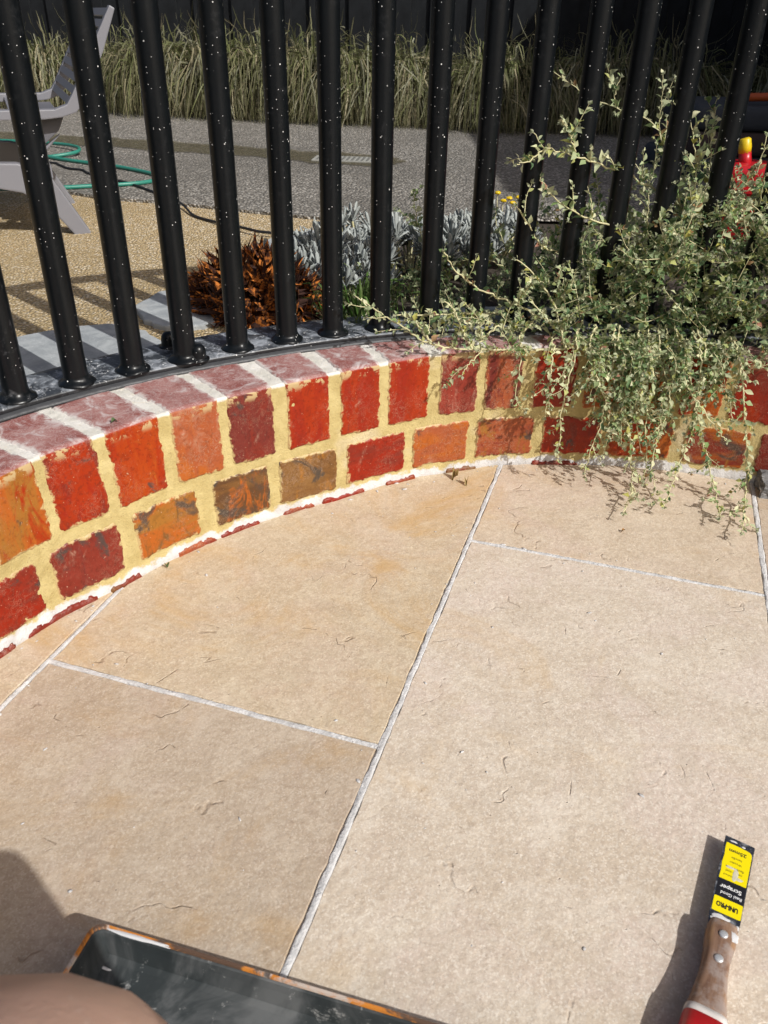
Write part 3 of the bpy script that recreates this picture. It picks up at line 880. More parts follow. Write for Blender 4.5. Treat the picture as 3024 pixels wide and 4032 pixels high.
for i, (x, y) in enumerate(gb):
    e = empty('strap_grass', glab[i], 'grass tuft', (x, y + .30, GZ - .01), random.uniform(0, 6), 'strap grass tufts along the back fence')
    o = link('blades', tm[i % 5], e); s = random.uniform(.8, 1.18); o.scale = (s, s, s * random.uniform(.95, 1.05))
    e2 = link('blades', tm[(i + 2) % 5], e); e2.location = (.03, .12, 0); e2.rotation_euler = (0, 0, 1.5 + i); e2.scale = (1, 1, 1.05)

LT = [np.array([(0, 0, 0), (-.10, .20, .02), (.10, .20, .02), (-.35, .44, .09), (.35, .42, .09), (0, .40, -.02), (-.24, .64, .05), (.24, .63, .05), (0, .68, -.03), (0, 1, -.10)], float),
      np.array([(0, 0, 0), (-.16, .22, .03), (.16, .22, .03), (-.27, .46, .08), (.27, .46, .08), (0, .42, -.02), (-.20, .70, .04), (.20, .70, .04), (0, .70, -.04), (0, 1, -.16)], float),
      np.array([(0, 0, 0), (-.12, .18, .05), (.12, .18, .05), (-.30, .38, .20), (.30, .40, .20), (0, .36, 0), (-.22, .66, .16), (.20, .60, .16), (0, .62, -.02), (.04, .96, -.25)], float)]
LF = np.array([(0, 5, 1), (0, 2, 5), (1, 5, 3), (2, 4, 5), (3, 5, 8), (3, 8, 6), (5, 4, 8), (4, 7, 8), (6, 8, 9), (8, 7, 9)])

def leaf_cloud(B, D, Nn, S, T, C):
    """arrays: base, direction, normal, size, template index, colour"""
    D = D / np.linalg.norm(D, axis=1, keepdims=True)
    X = np.cross(D, Nn); X /= np.linalg.norm(X, axis=1, keepdims=True) + 1e-9
    Z = np.cross(X, D)
    L = np.stack([LT[t] for t in range(3)])[T]            # n,10,3
    V = B[:, None, :] + S[:, None, None] * (L[..., 0:1] * X[:, None] + L[..., 1:2] * D[:, None] + L[..., 2:3] * Z[:, None])
    n = len(B)
    F = (LF[None] + (np.arange(n) * 10)[:, None, None]).reshape(-1, 3)
    return V.reshape(-1, 3), F, np.repeat(C, 10, axis=0)

PALE = [(.58, .60, .36), (.50, .54, .33), (.66, .65, .42), (.42, .48, .27), (.32, .41, .19), (.22, .33, .12), (.45, .47, .17), (.42, .40, .10), (.40, .25, .13), (.42, .20, .13), (.11, .19, .09)]
PALW = np.array([.17, .16, .12, .14, .12, .09, .07, .025, .025, .01, .07]); PALW /= PALW.sum()
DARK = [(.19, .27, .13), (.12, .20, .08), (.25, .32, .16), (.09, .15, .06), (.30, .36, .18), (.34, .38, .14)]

class Sprigs:
    def __init__(s, seed): s.g = np.random.default_rng(seed); s.B = []; s.D = []; s.N = []; s.S = []; s.C = []; s.stems = []
    def leaf(s, b, d, n, size, pal):
        s.B.append(b); s.D.append(d); s.N.append(n); s.S.append(size); s.C.append(np.array(pal) * s.g.uniform(.8, 1.15))
    def strand(s, pts, r0=.0016, r1=.0006, step=.0075, size=(.008, .018), twig=.04, lvl=0, dark=False, up=0.25):
        g = s.g
        cv = catmull(pts, 7 if lvl == 0 else 3)
        P = np.array([tuple(p) for p in cv]); seg = np.linalg.norm(np.diff(P, axis=0), axis=1); L = np.concatenate([[0], np.cumsum(seg)])
        P = P + np.array([g.normal(0, .0012, 3) for _ in P]) * (lvl == 0)
        tot = L[-1]
        rad = [r0 + (r1 - r0) * t for t in L / tot]
        s.stems.append(tube_vf([Vector(p) for p in P], rad, 5 if lvl == 0 else 3, False))
        n = max(3, int(tot / step)); nexttw = twig * g.uniform(.3, .8)
        for i in range(n + 1):
            l = min(tot * .999, tot * i / n + g.uniform(-.3, .3) * step); l = max(0, l)
            k = int(np.searchsorted(L, l)) ; k = min(max(k, 1), len(L) - 1)
            t = (l - L[k - 1]) / max(1e-6, L[k] - L[k - 1]); b = P[k - 1] + (P[k] - P[k - 1]) * t
            tg = P[k] - P[k - 1]; tg = tg / (np.linalg.norm(tg) + 1e-9)
            rnd = g.normal(0, 1, 3); out = rnd - tg * rnd.dot(tg); out /= np.linalg.norm(out) + 1e-9
            out = out + np.array([0, -.25, up]); 
            d = out * g.uniform(.6, 1.1) + tg * g.uniform(.2, .9)
            nr = np.array([g.normal(0, .6), g.normal(-.35, .5), g.normal(.8, .4)])
            endf = 1 - l / tot
            sz = g.uniform(*size) * (.55 + .45 * min(1, endf * 4))
            sz *= 1.12
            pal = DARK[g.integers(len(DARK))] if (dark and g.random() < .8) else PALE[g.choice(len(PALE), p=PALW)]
            s.leaf(b + d * .001, d, nr, sz, pal)
            if g.random() < .45: s.leaf(b, -out * .8 + tg * .5, nr + g.normal(0, .3, 3), sz * .75, pal)
            if twig and lvl < 2 and l > nexttw and endf > .06:
                nexttw = l + twig * g.uniform(.5, 1.4)
                tl = g.uniform(.018, .055) * (1 if lvl == 0 else .6)
                e = b + (d / np.linalg.norm(d)) * tl + np.array([0, 0, up * .4 * tl])
                m = (b + e) / 2 + g.normal(0, .003, 3)
                s.strand([b, m, e], r0 * .5, .0004, step * .8, (size[0] * .75, size[1] * .8), 0, lvl + 1, dark, up)
        # tip cluster
        tg = P[-1] - P[-2]; tg = tg / (np.linalg.norm(tg) + 1e-9)
        for _ in range(4):
            s.leaf(P[-1], tg + g.normal(0, .45, 3), g.normal(0, 1, 3), g.uniform(.005, .009), (.40, .42, .28))
    def arrays(s):
        n = len(s.B)
        return (np.array(s.B), np.array(s.D), np.array(s.N), np.array(s.S), s.g.integers(0, 3, n), np.array(s.C))

bush = empty('saltbush_shrub', 'sprawling grey green saltbush pushing through the pickets and trailing over the brick wall', 'shrub', (0, 0, 0))
GUIDE = {
    'h1': [(0.286, 1.336, 0.241), (0.282, 1.315, 0.212), (0.282, 1.31, 0.167), (0.28, 1.305, 0.126)],
    'h2': [(0.327, 1.34, 0.238), (0.313, 1.303, 0.2), (0.306, 1.292, 0.16), (0.305, 1.282, 0.07), (0.31, 1.283, 0.048)],
    'h3': [(0.228, 1.332, 0.245), (0.226, 1.306, 0.208), (0.22, 1.3, 0.152)],
    'h4': [(0.16, 1.317, 0.238), (0.139, 1.291, 0.227), (0.126, 1.282, 0.21)],
    'h5': [(0.389, 1.327, 0.237), (0.38, 1.297, 0.16), (0.375, 1.287, 0.115), (0.362, 1.276, 0.075), (0.355, 1.266, 0.028)],
    'h6': [(0.398, 1.327, 0.237), (0.412, 1.297, 0.16), (0.424, 1.287, 0.116), (0.436, 1.277, 0.061), (0.434, 1.236, 0.022), (0.399, 1.157, 0.022)],
    'h7': [(0.534, 1.318, 0.239), (0.535, 1.287, 0.153), (0.531, 1.278, 0.108), (0.517, 1.26, 0.057), (0.493, 1.217, 0.022), (0.475, 1.178, 0.022)],
    'h8': [(0.507, 1.321, 0.246), (0.547, 1.286, 0.119), (0.563, 1.262, 0.072), (0.58, 1.239, 0.024), (0.556, 1.142, 0.022)],
    'h9': [(0.592, 1.318, 0.249), (0.594, 1.287, 0.224), (0.608, 1.263, 0.16), (0.622, 1.239, 0.085), (0.626, 1.217, 0.022), (0.577, 1.101, 0.022)],
    'h10': [(0.469, 1.325, 0.226), (0.488, 1.293, 0.174), (0.476, 1.284, 0.135), (0.473, 1.274, 0.09)],
    'h11': [(0.433, 1.327, 0.233), (0.423, 1.297, 0.199), (0.456, 1.286, 0.148)],
    'h12': [(0.35, 1.326, 0.236), (0.36, 1.306, 0.203), (0.383, 1.297, 0.151), (0.393, 1.287, 0.107)],
    'h13': [(0.451, 1.326, 0.234), (0.455, 1.296, 0.191), (0.453, 1.286, 0.119), (0.464, 1.275, 0.055), (0.459, 1.26, 0.022)],
    'h14': [(0.501, 1.322, 0.236), (0.507, 1.291, 0.203), (0.533, 1.267, 0.167), (0.567, 1.251, 0.128), (0.583, 1.248, 0.111)],
    'h15': [(0.593, 1.359, 0.234), (0.619, 1.312, 0.234), (0.646, 1.285, 0.222)],
    'h16': [(0.483, 1.324, 0.199), (0.485, 1.293, 0.145), (0.473, 1.274, 0.065), (0.475, 1.242, 0.022)],
    'h17': [(0.544, 1.316, 0.23), (0.57, 1.292, 0.195), (0.597, 1.276, 0.165)],
    't1': [(-0.055, 1.357, 0.317), (-0.012, 1.332, 0.295), (0.031, 1.307, 0.278), (0.067, 1.294, 0.26), (0.146, 1.319, 0.241), (0.286, 1.346, 0.235), (0.413, 1.377, 0.237)],
    't2': [(0.093, 1.381, 0.388), (0.113, 1.387, 0.356), (0.156, 1.399, 0.322), (0.213, 1.41, 0.296), (0.242, 1.415, 0.284), (0.309, 1.423, 0.247), (0.358, 1.426, 0.228)],
    't3': [(0.095, 1.361, 0.311), (0.115, 1.357, 0.292), (0.134, 1.331, 0.258), (0.146, 1.319, 0.241)],
    't4': [(0.212, 1.421, 0.454), (0.24, 1.445, 0.418), (0.276, 1.47, 0.377), (0.334, 1.495, 0.365), (0.389, 1.517, 0.338)],
    't5': [(0.036, 1.362, 0.285), (0.057, 1.317, 0.274), (0.074, 1.296, 0.259)],
    't6': [(0.014, 1.375, 0.28), (0.077, 1.397, 0.274), (0.147, 1.427, 0.269), (0.221, 1.463, 0.257)],
    't7': [(0.22, 1.412, 0.371), (0.259, 1.408, 0.338), (0.288, 1.391, 0.299), (0.309, 1.343, 0.238)],
    't8': [(0.248, 1.396, 0.305), (0.289, 1.371, 0.265), (0.313, 1.343, 0.243)],
    'u1': [(0.221, 1.382, 0.569), (0.241, 1.385, 0.551), (0.298, 1.422, 0.534), (0.359, 1.457, 0.514), (0.419, 1.477, 0.492), (0.483, 1.494, 0.461), (0.53, 1.52, 0.43), (0.578, 1.544, 0.372)],
    'u1b': [(0.196, 1.356, 0.528), (0.223, 1.372, 0.537), (0.243, 1.385, 0.549)],
    'u1c': [(0.264, 1.398, 0.589), (0.284, 1.411, 0.567), (0.3, 1.423, 0.536)],
    'u2': [(0.239, 1.384, 0.506), (0.259, 1.398, 0.481), (0.297, 1.422, 0.453), (0.362, 1.457, 0.425), (0.458, 1.476, 0.395), (0.505, 1.502, 0.344), (0.582, 1.523, 0.322)],
    'u3': [(0.467, 1.475, 0.648), (0.472, 1.475, 0.599), (0.475, 1.475, 0.558), (0.494, 1.493, 0.484), (0.54, 1.519, 0.382)],
    'u4': [(0.481, 1.474, 0.617), (0.497, 1.473, 0.568), (0.514, 1.471, 0.517), (0.525, 1.49, 0.453), (0.548, 1.518, 0.382)],
    'u5': [(0.512, 1.472, 0.56), (0.515, 1.471, 0.521), (0.519, 1.471, 0.473)],
    'u6': [(0.289, 1.673, 0.644), (0.342, 1.676, 0.612), (0.384, 1.677, 0.595), (0.435, 1.677, 0.578), (0.494, 1.674, 0.554), (0.528, 1.621, 0.474)],
    'u7': [(0.568, 1.586, 0.608), (0.569, 1.586, 0.56), (0.58, 1.584, 0.497), (0.599, 1.581, 0.415)],
    'u8': [(0.606, 1.437, 0.565), (0.605, 1.438, 0.523), (0.588, 1.461, 0.471), (0.583, 1.482, 0.413), (0.59, 1.512, 0.353)],
    'u9': [(0.262, 1.388, 0.591), (0.28, 1.4, 0.568), (0.298, 1.422, 0.539)],
    'u10': [(0.492, 1.674, 0.64), (0.497, 1.674, 0.597), (0.505, 1.673, 0.545), (0.539, 1.67, 0.466)],
    'u11': [(0.041, 1.627, 0.441), (0.048, 1.629, 0.409), (0.057, 1.631, 0.371), (0.086, 1.639, 0.296)],
    'u12': [(0.458, 1.476, 0.543), (0.474, 1.475, 0.504), (0.499, 1.493, 0.452)],
    'u13': [(0.153, 1.511, 0.349), (0.204, 1.541, 0.329), (0.26, 1.569, 0.288)],
    'u14': [(0.605, 1.407, 0.513), (0.62, 1.435, 0.465), (0.621, 1.475, 0.415)],
    'u15': [(0.432, 1.437, 0.477), (0.445, 1.456, 0.424), (0.466, 1.475, 0.368)],
    'u16': [(0.415, 1.677, 0.632), (0.41, 1.677, 0.607), (0.418, 1.677, 0.582)],
    'u17': [(0.199, 1.611, 0.415), (0.208, 1.612, 0.378), (0.238, 1.617, 0.324)],
    'u18': [(0.508, 1.422, 0.489), (0.543, 1.468, 0.436), (0.556, 1.486, 0.385)],
}
big = []      # leaves of the guided sprigs, candidates for single objects
rest = []
rg = np.random.default_rng(5)
for nm, pts in GUIDE.items():
    s = Sprigs(sum(ord(c) for c in nm) * 7)
    hang = nm[0] == 'h'
    if hang:
        p0 = pts[0]; pts = [[p0[0] * .9 + .05, p0[1] + .06, .262 + .01 * rg.random()], [p0[0], p0[1] + .02, max(.250, p0[2] + .008)]] + pts
        s.strand(pts, .0018, .0008, .0085, (.008, .016), .036, 0, False, -.15)
    elif nm[0] == 't':
        s.strand(pts[::-1], .0026, .0011, .0095, (.008, .017), .040, 0, False, .35)
    else:
        thick = {'u1': .0032, 'u2': .0032, 'u3': .0021, 'u4': .0020, 'u8': .0023}.get(nm, .0015)
        s.strand(pts[::-1], thick, .0007, .010, (.010, .021), .045, 0, False, .3)
    V, F = merge(s.stems)
    stem = obj('stem', V, F, MT['stem'], bush, True)
    a = s.arrays()
    for i in range(len(a[0])): (big if nm[0] in 'ht' or nm in ('u1', 'u2', 'u3', 'u4', 'u8', 'u5') else rest).append((a[3][i], a[0][i], a[1][i], a[2][i], a[4][i], a[5][i]))
big.sort(key=lambda q: -q[0])
single, more = big[:285], big[285:]
rest += more
# single leaf objects share a handful of meshes
lm = {}
for sz, b, d, nn, t, c in single:
    ci = int(np.argmin([np.linalg.norm(np.array(c) - np.array(p)) for p in PALE]))
    if (t, ci) not in lm:
        lm[(t, ci)] = fast_mesh('leaf', LT[t], LF, MT['leaf'], False, np.tile(np.array(PALE[ci]), (10, 1)))
    d = d / np.linalg.norm(d); X = np.cross(d, nn); X /= np.linalg.norm(X); Z = np.cross(X, d)
    o = link('leaf', lm[(t, ci)], bush)
    o.matrix_local = Matrix(((X[0] * sz, d[0] * sz, Z[0] * sz, b[0]), (X[1] * sz, d[1] * sz, Z[1] * sz, b[1]), (X[2] * sz, d[2] * sz, Z[2] * sz, b[2]), (0, 0, 0, 1)))

# the bushy body: many short leafy twigs
mass = Sprigs(77)
g = mass.g
def top_h(a): return float(np.interp(a, [-22, -16, -12, -7, -2, 2, 6, 10, 20, 26], [.262, .27, .285, .33, .41, .455, .49, .475, .455, .43]))
for i in range(640):
    a = -6.5 + 30 * g.random() ** .85 if g.random() < .93 else g.uniform(-19, -5)
    ht = top_h(a)
    inner = g.random() < .55
    r = g.uniform(.99, 1.12) if inner else g.uniform(1.12, 1.42)
    if inner and r < 1.0 and a < -12: r += .05
    z0 = .24 + (ht - .27) * g.random() ** 1.1
    b = np.array(polar(np.array(a), np.array(r), np.array(max(z0, .245))))
    outw = np.array([math.sin(math.radians(a)), math.cos(math.radians(a)), 0]) * (-.6 if inner else .1)
    d = outw * g.uniform(.2, 1.1) + g.normal(0, .55, 3) + np.array([-.2, 0, .55])
    d /= np.linalg.norm(d)
    Lg = g.uniform(.04, .10)
    e = b + d * Lg; e[2] = max(e[2], .243 if r > .985 else .1)
    if e[2] > ht + .045: e[2] = ht + .045 * g.random()
    m = (b + e) / 2 + g.normal(0, .008, 3)
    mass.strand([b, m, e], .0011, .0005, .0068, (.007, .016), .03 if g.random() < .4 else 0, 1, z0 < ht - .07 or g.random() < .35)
# hanging curtain in front of the wall, thickest below the middle
for i in range(58):
    a = g.normal(3.0, 4.2) if g.random() < .75 else g.uniform(-8, 17)
    r = g.uniform(.93, .985); z0 = .262
    ln = g.uniform(.04, .15) * math.exp(-((a - 3) / 7.5) ** 2) + .02
    b = np.array(polar(np.array(a), np.array(1.0), np.array(.25))); p = np.array(polar(np.array(a + g.normal(0, 1)), np.array(r - .01), np.array(.238)))
    e = np.array(polar(np.array(a + g.normal(0, 1.6)), np.array(r - .02 - .1 * ln), np.array(.236 - ln)))
    mass.strand([b, p, (p + e) / 2 + g.normal(0, .006, 3), e], .0009, .0005, .0075, (.007, .015), .03, 1, g.random() < .35, -.1)
V, F = merge(mass.stems); tag(obj('twigs', V, F, MT['stem'], bush, True), kind='stuff')
B, D, N_, S, T, C = mass.arrays()
rs = np.array([q[0] for q in rest]); rB = np.array([q[1] for q in rest]); rD = np.array([q[2] for q in rest]); rN = np.array([q[3] for q in rest]); rT = np.array([q[4] for q in rest]); rC = np.array([q[5] for q in rest])
V, F, C_ = leaf_cloud(np.vstack([B, rB]), np.vstack([D, rD]), np.vstack([N_, rN]), np.concatenate([S, rs]), np.concatenate([T, rT]), np.vstack([C, rC]))
tag(link('foliage', fast_mesh('foliage', V, F, MT['leaf'], False, C_), bush), kind='stuff')

# low dark green ground cover in the bed behind the pickets
low = Sprigs(31); g = low.g
for i in range(170):
    a = g.uniform(-33, 6); r = g.uniform(1.22, 1.52)
    b = np.array(polar(np.array(a), np.array(r), np.array(.205)))
    if b[0] < -.12 and b[1] < 1.9: b[0] = -.12 + .1 * g.random()
    e = b + np.array([g.normal(0, .03), g.normal(0, .03), g.uniform(.02, .065)])
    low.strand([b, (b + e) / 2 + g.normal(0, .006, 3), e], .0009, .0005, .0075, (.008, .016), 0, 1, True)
cover = empty('green_groundcover', 'low dark green leafy ground cover behind the pickets under the silver plants', 'ground cover')
V, F = merge(low.stems); tag(obj('twigs', V, F, MT['stem'], cover, True), kind='stuff')
V, F, C_ = leaf_cloud(*low.arrays()); tag(link('foliage', fast_mesh('foliage', V, F, MT['leaf'], False, C_), cover), kind='stuff')
# small tuft of bright green blades
V, F, C = tuft(400, 90, (.02, .07), (.06, .10), .0022, [(.08, .20, .03), (.12, .25, .05), (.10, .18, .04), (.2, .28, .08)])
o = link('grass_tuft', fast_mesh('grass_tuft', V, F, MT['grass'], False, C)); o.location = (-.055, 1.52, .20)
tag(o, 'small bright green grass tuft right of the rusty sculpture', 'grass tuft')

# ------------------------------------------------------------------ silver felted plants
def silver_rosette(seed):
    g = np.random.default_rng(seed); VV = []; FF = []; 
    for k in range(13):
        ph = k * 2.4 + g.uniform(-.3, .3); el = 1.35 - k * .075 + g.uniform(-.1, .1); Lg = .052 - .001 * k
        Lg *= g.uniform(.8, 1.15)
        d = np.array([math.cos(ph) * math.cos(el), math.sin(ph) * math.cos(el), math.sin(el)]); sd = np.array([-math.sin(ph), math.cos(ph), 0]); nn = np.cross(sd, d)
        rows = []
        for t, w in ((0, .0016), (.25, .0021), (.5, .0034), (.72, .0050), (.88, .0046), (1.0, .0016)):
            c = d * Lg * t + np.array([0, 0, -.010 * t * t * math.cos(el)]) + nn * (-.004 * t * t)
            rows.append([c - sd * w + nn * .0012, c + nn * -.0002, c + sd * w + nn * .0012, c + nn * -.0018])
        base = len(VV)
        for rw in rows: VV += [tuple(q) for q in rw]
        for i in range(5):
            for j in range(4): FF.append([base + i * 4 + j, base + i * 4 + (j + 1) % 4, base + (i + 1) * 4 + (j + 1) % 4, base + (i + 1) * 4 + j])
        FF.append([base + 20, base + 21, base + 22, base + 23])
    me = fast_mesh('leaf_rosette', np.array(VV), np.array(FF), MT['silver'], True, np.tile(np.array([.44, .47, .45]) * g.uniform(.85, 1.1), (len(VV), 1)))
    return me
srm = [silver_rosette(s) for s in range(4)]
sp = [(-.165, 1.86, .085, 'silver plant beside the rusty sculpture, against the rounded slab'), (-.06, 2.0, .12, 'tallest silver leaved plant, just right of the picket in front of the sand edge'), (.05, 1.9, .09, 'silver leaved plant in the middle of the row behind the pickets'), (.15, 1.98, .10, 'silver leaved plant with bright white upper leaves left of the yellow flowers'), (.27, 2.06, .11, 'silver leaved plant right below the yellow flowers'), (-.10, 1.72, .06, 'low silver plant in front, leaning on the sculpture spikes')]
for i, (x, y, h, lab) in enumerate(sp):
    e = empty('silver_leaf_plant', lab, 'plant', (x, y, .225), i * 1.3, 'silver leaved plants behind the pickets')
    st = []
    for k in range(26):
        a = random.uniform(0, 6.28); r = .115 * math.sqrt(random.random()); hz = h * (1 - (r / .16) ** 2) * random.uniform(.5, 1.0)
        p = (math.cos(a) * r, math.sin(a) * r, hz * .75)
        st.append(tube_vf([Vector((p[0] * .4, p[1] * .4, -.01)), Vector((p[0] * .8, p[1] * .8, p[2] * .6)), Vector(p)], .0028, 5, False))
        o = link('leaf_rosette', srm[k % 4], e); o.location = p; o.rotation_euler = (random.gauss(0, .3) + p[1] * -4, random.gauss(0, .3) + p[0] * 4, random.uniform(0, 6)); s = random.uniform(.85, 1.15); o.scale = (s, s, s)
    V, F = merge(st); obj('stems', V, F, MT['stem'], e, True)

# little yellow flowers on thin stalks
fl = empty('yellow_flowers', 'small clump of yellow button flowers above the silver leaves', 'flowers', (.30, 2.30, .20))
for k, (dx, dz) in enumerate([(-.012, .125), (-.03, .108), (.02, .112), (.005, .105), (.03, .10), (-.04, .09), (.045, .115)]):
    V, F = tube_vf([Vector((dx * .3, 0, -.01)), Vector((dx * .8, .004, dz * .6)), Vector((dx, 0, dz))], .0012, 5); sk_ = obj('stalk', V, F, MT['stem'], fl, True)
    bm = bmesh.new(); bmesh.ops.create_icosphere(bm, subdivisions=2, radius=.0085)
    for v in bm.verts: v.co.z *= .55; v.co *= random.uniform(.85, 1.15)
    me = bpy.data.meshes.new('flower_head'); bm.to_mesh(me); bm.free(); me.materials.append(MT['yellow'])
    o = link('flower_head', me, sk_); o.location = (dx, -.002, dz)

# ------------------------------------------------------------------ rusty spiked garden sculpture
rm = Mat('rusted_steel', .85, .2)
a_ = rm.noise(35, 5, .7)
rc_ = rm.mix(rm.ramp(a_, .46, .58), (.035, .012, .007), (.50, .16, .03)); rc_ = rm.mix(rm.ramp(rm.noise(90, 4, .7), .55, .7, 0, .8), rc_, (.50, .19, .035))
rm.col(rc_); rm.bump(a_, .6, .001)
rust_dark = plain('old_rust', (.055, .022, .014), .9, .5, 60, bumpd=.001)
ech = empty('rusty_sculpture', 'round rusted steel sculpture covered in spiky star clusters', 'sculpture', (-.262, 1.575, .20))
bm = bmesh.new(); bmesh.ops.create_icosphere(bm, subdivisions=4, radius=1)
for v in bm.verts: v.co = Vector((v.co.x * .108, v.co.y * .098, max(-.3, v.co.z) * .112)) * (1 + .05 * float(vnoise(np.array(v.co), 4, 2)))
me = bpy.data.meshes.new('shell'); bm.to_mesh(me); bm.free(); me.materials.append(rust_dark); link('shell', me, ech)
def star(seed):
    g = np.random.default_rng(seed); parts = []
    for k in range(g.integers(5, 8)):
        ph = k * 6.28 / 6 + g.uniform(-.35, .35); el = g.uniform(.35, 1.25); Lg = g.uniform(.036, .068); w = g.uniform(.005, .009)
        d = Vector((math.cos(ph) * math.cos(el), math.sin(ph) * math.cos(el), math.sin(el))); sd = Vector((-math.sin(ph), math.cos(ph), 0)); nn = sd.cross(d)
        bend = nn * g.uniform(-.006, .006)
        b0 = Vector((0, 0, 0)); m = d * Lg * .42
        V = [b0 - sd * w * .5, b0 + sd * w * .5, m - sd * w, m + sd * w, d * Lg + bend, b0 - nn * .0016, m - nn * .0016]
        F = [[0, 1, 3, 2], [2, 3, 4], [1, 5, 6, 3], [5, 0, 2, 6], [3, 6, 4], [6, 2, 4]]
        parts.append(([tuple(v) for v in V], F))
    V, F = merge(parts); return V, F
stm = []
for s in range(6):
    V, F = star(s); stm.append(mesh('spike_cluster', V, F, rm.m if s != 3 else rust_dark))
for i in range(165):
    zf = random.uniform(-.05, 1.0); a = random.uniform(0, 6.28); q = math.sqrt(max(0, 1 - zf * zf))
    p = Vector((math.cos(a) * q * .106, math.sin(a) * q * .096, zf * .110)); nrm = Vector((p.x / .106 ** 2, p.y / .096 ** 2, p.z / .11 ** 2)).normalized()
    o = link('spike_cluster', random.choice(stm), ech); o.location = p
    qt = nrm.to_track_quat('Z', 'Y'); o.rotation_mode = 'QUATERNION'; o.rotation_quaternion = qt @ Quaternion((random.gauss(0, 1), random.gauss(0, .15), random.gauss(0, .15), random.gauss(0, 1))).normalized() if False else qt @ Quaternion((0, 0, 1), random.uniform(0, 6.28)); s = random.uniform(.75, 1.1); o.scale = (s, s, s)

# ------------------------------------------------------------------ hose, cable, drain
hz = GZ + .016
hp = [(-2.1, 3.62), (-1.641, 3.676), (-1.573, 3.60), (-1.321, 3.378), (-1.152, 3.27), (-1.013, 3.192), (-.87, 3.075), (-.80, 2.99), (-.79, 2.93), (-.85, 2.85), (-.971, 2.79), (-1.1, 2.735), (-1.241, 2.713), (-1.6, 2.73), (-2.2, 2.80)]
o = tube('garden_hose', [tuple(p) for p in catmull([(x, y, hz) for x, y in hp], 8)], .0068, MT['hose'], None, 8)
tag(o, 'green garden hose looping across the grey path beside the lounger', 'hose')
hp = [(-2.0, 3.75), (-1.75, 3.76), (-1.62, 3.70), (-1.60, 3.62), (-1.52, 3.53), (-1.44, 3.47), (-1.35, 3.40), (-1.25, 3.47), (-1.3, 3.6), (-1.5, 3.75), (-1.9, 3.9)]
o = tube('garden_hose', [tuple(p) for p in catmull([(x, y, hz + .012 * math.sin(i)) for i, (x, y) in enumerate(hp)], 8)], .0068, MT['hose'], None, 8)
tag(o, 'short far loop of green hose behind the lounger leg', 'hose')
cp = [(-1.8, 3.45), (-1.5, 3.36), (-1.278, 3.268), (-1.231, 3.219), (-1.172, 3.146), (-1.111, 3.115), (-1.064, 3.046), (-.92, 2.912), (-.878, 2.873), (-.76, 2.73), (-.631, 2.553), (-.568, 2.43), (-.503, 2.358), (-.399, 2.249), (-.352, 2.208), (-.317, 2.194), (-.241, 2.174), (-.15, 2.14), (-.05, 2.05)]
o = tube('power_cable', [tuple(p) for p in catmull([(x, y, (GZ + .0135) if y > 2.5 else GZ + (.005 if y > 2.3 else .0125)) for x, y in cp], 5)], .0038, MT['cable'], None, 6)
tag(o, 'thin black cable winding from the path across tan pebbles to the slab', 'cable')
dr = empty('drain_grate', 'pale perforated drain grate set in the path beside the puddle', 'drain', (-.16, 3.50, GZ + .0095), -.1)
V, F = box_vf((0, 0, .003), (.30, .13, .006)); obj('grate_plate', V, F, plain('grate_plastic', (.33, .33, .30), .6, .1, 30), dr)
for i in range(14):
    for j in range(5):
        V, F = tube_vf([Vector((-.13 + i * .02, -.045 + j * .022, .005)), Vector((-.13 + i * .02, -.045 + j * .022, .0075))], .006, 8); 
        if (i, j) == (0, 0): hm = mesh('grate_stud', [tuple(np.array(v) - np.array([-.13, -.045, 0])) for v in V], F, plain('grate_stud', (.16, .16, .145), .7, .1, 30))
        o = link('grate_stud', hm, dr); o.location = (-.13 + i * .02, -.045 + j * .022, 0)

# ------------------------------------------------------------------ grey plastic lounger
lg = empty('sun_lounger', 'grey plastic sun lounger with raised backrest on the tan pebbles', 'sun lounger', (0, 0, 0), R(24))
lg.location = Vector((-.8, 2.22, 0)) - Matrix.Rotation(R(24), 3, 'Z') @ Vector((-.8, 2.22, 0))
def prof_y(name, poly, y0, y1, mat, bev=.004):
    n = len(poly)
    V = [(x, y0, z) for x, z in poly] + [(x, y1, z) for x, z in poly]
    F = [list(range(n)), list(range(n, 2 * n))[::-1]] + [[(i + 1) % n, i, n + i, n + (i + 1) % n] for i in range(n)]
    a = sum(poly[i][0] * poly[(i + 1) % n][1] - poly[(i + 1) % n][0] * poly[i][1] for i in range(n))
    if a < 0: F = [q[::-1] for q in F]
    return bevel(obj(name, V, F, mat, lg), bev, 2)
legp = [(-2.3, .335), (-2.3, .395), (-1.003, .400), (-.945, .397), (-.905, .385), (-.868, .356), (-.85, .324), (-.797, .222), (-.800, .215), (-.836, .214), (-.866, .258), (-.905, .300), (-.945, .328), (-1.01, .343)]
prof_y('leg', legp, 2.20, 2.235, MT['resin']); prof_y('leg', legp, 2.62, 2.655, MT['resin'])
rail = [(-2.4, .493), (-2.4, .513), (-.835, .515), (-.805, .525), (-.79, .545), (-.672, .735), (-.660, .728), (-.70, .64), (-.762, .53), (-.785, .507), (-.82, .497), (-.86, .493)]
prof_y('side_rail', rail, 2.20, 2.232, MT['resin'], .003); prof_y('side_rail', rail, 2.70, 2.732, MT['resin'], .003)
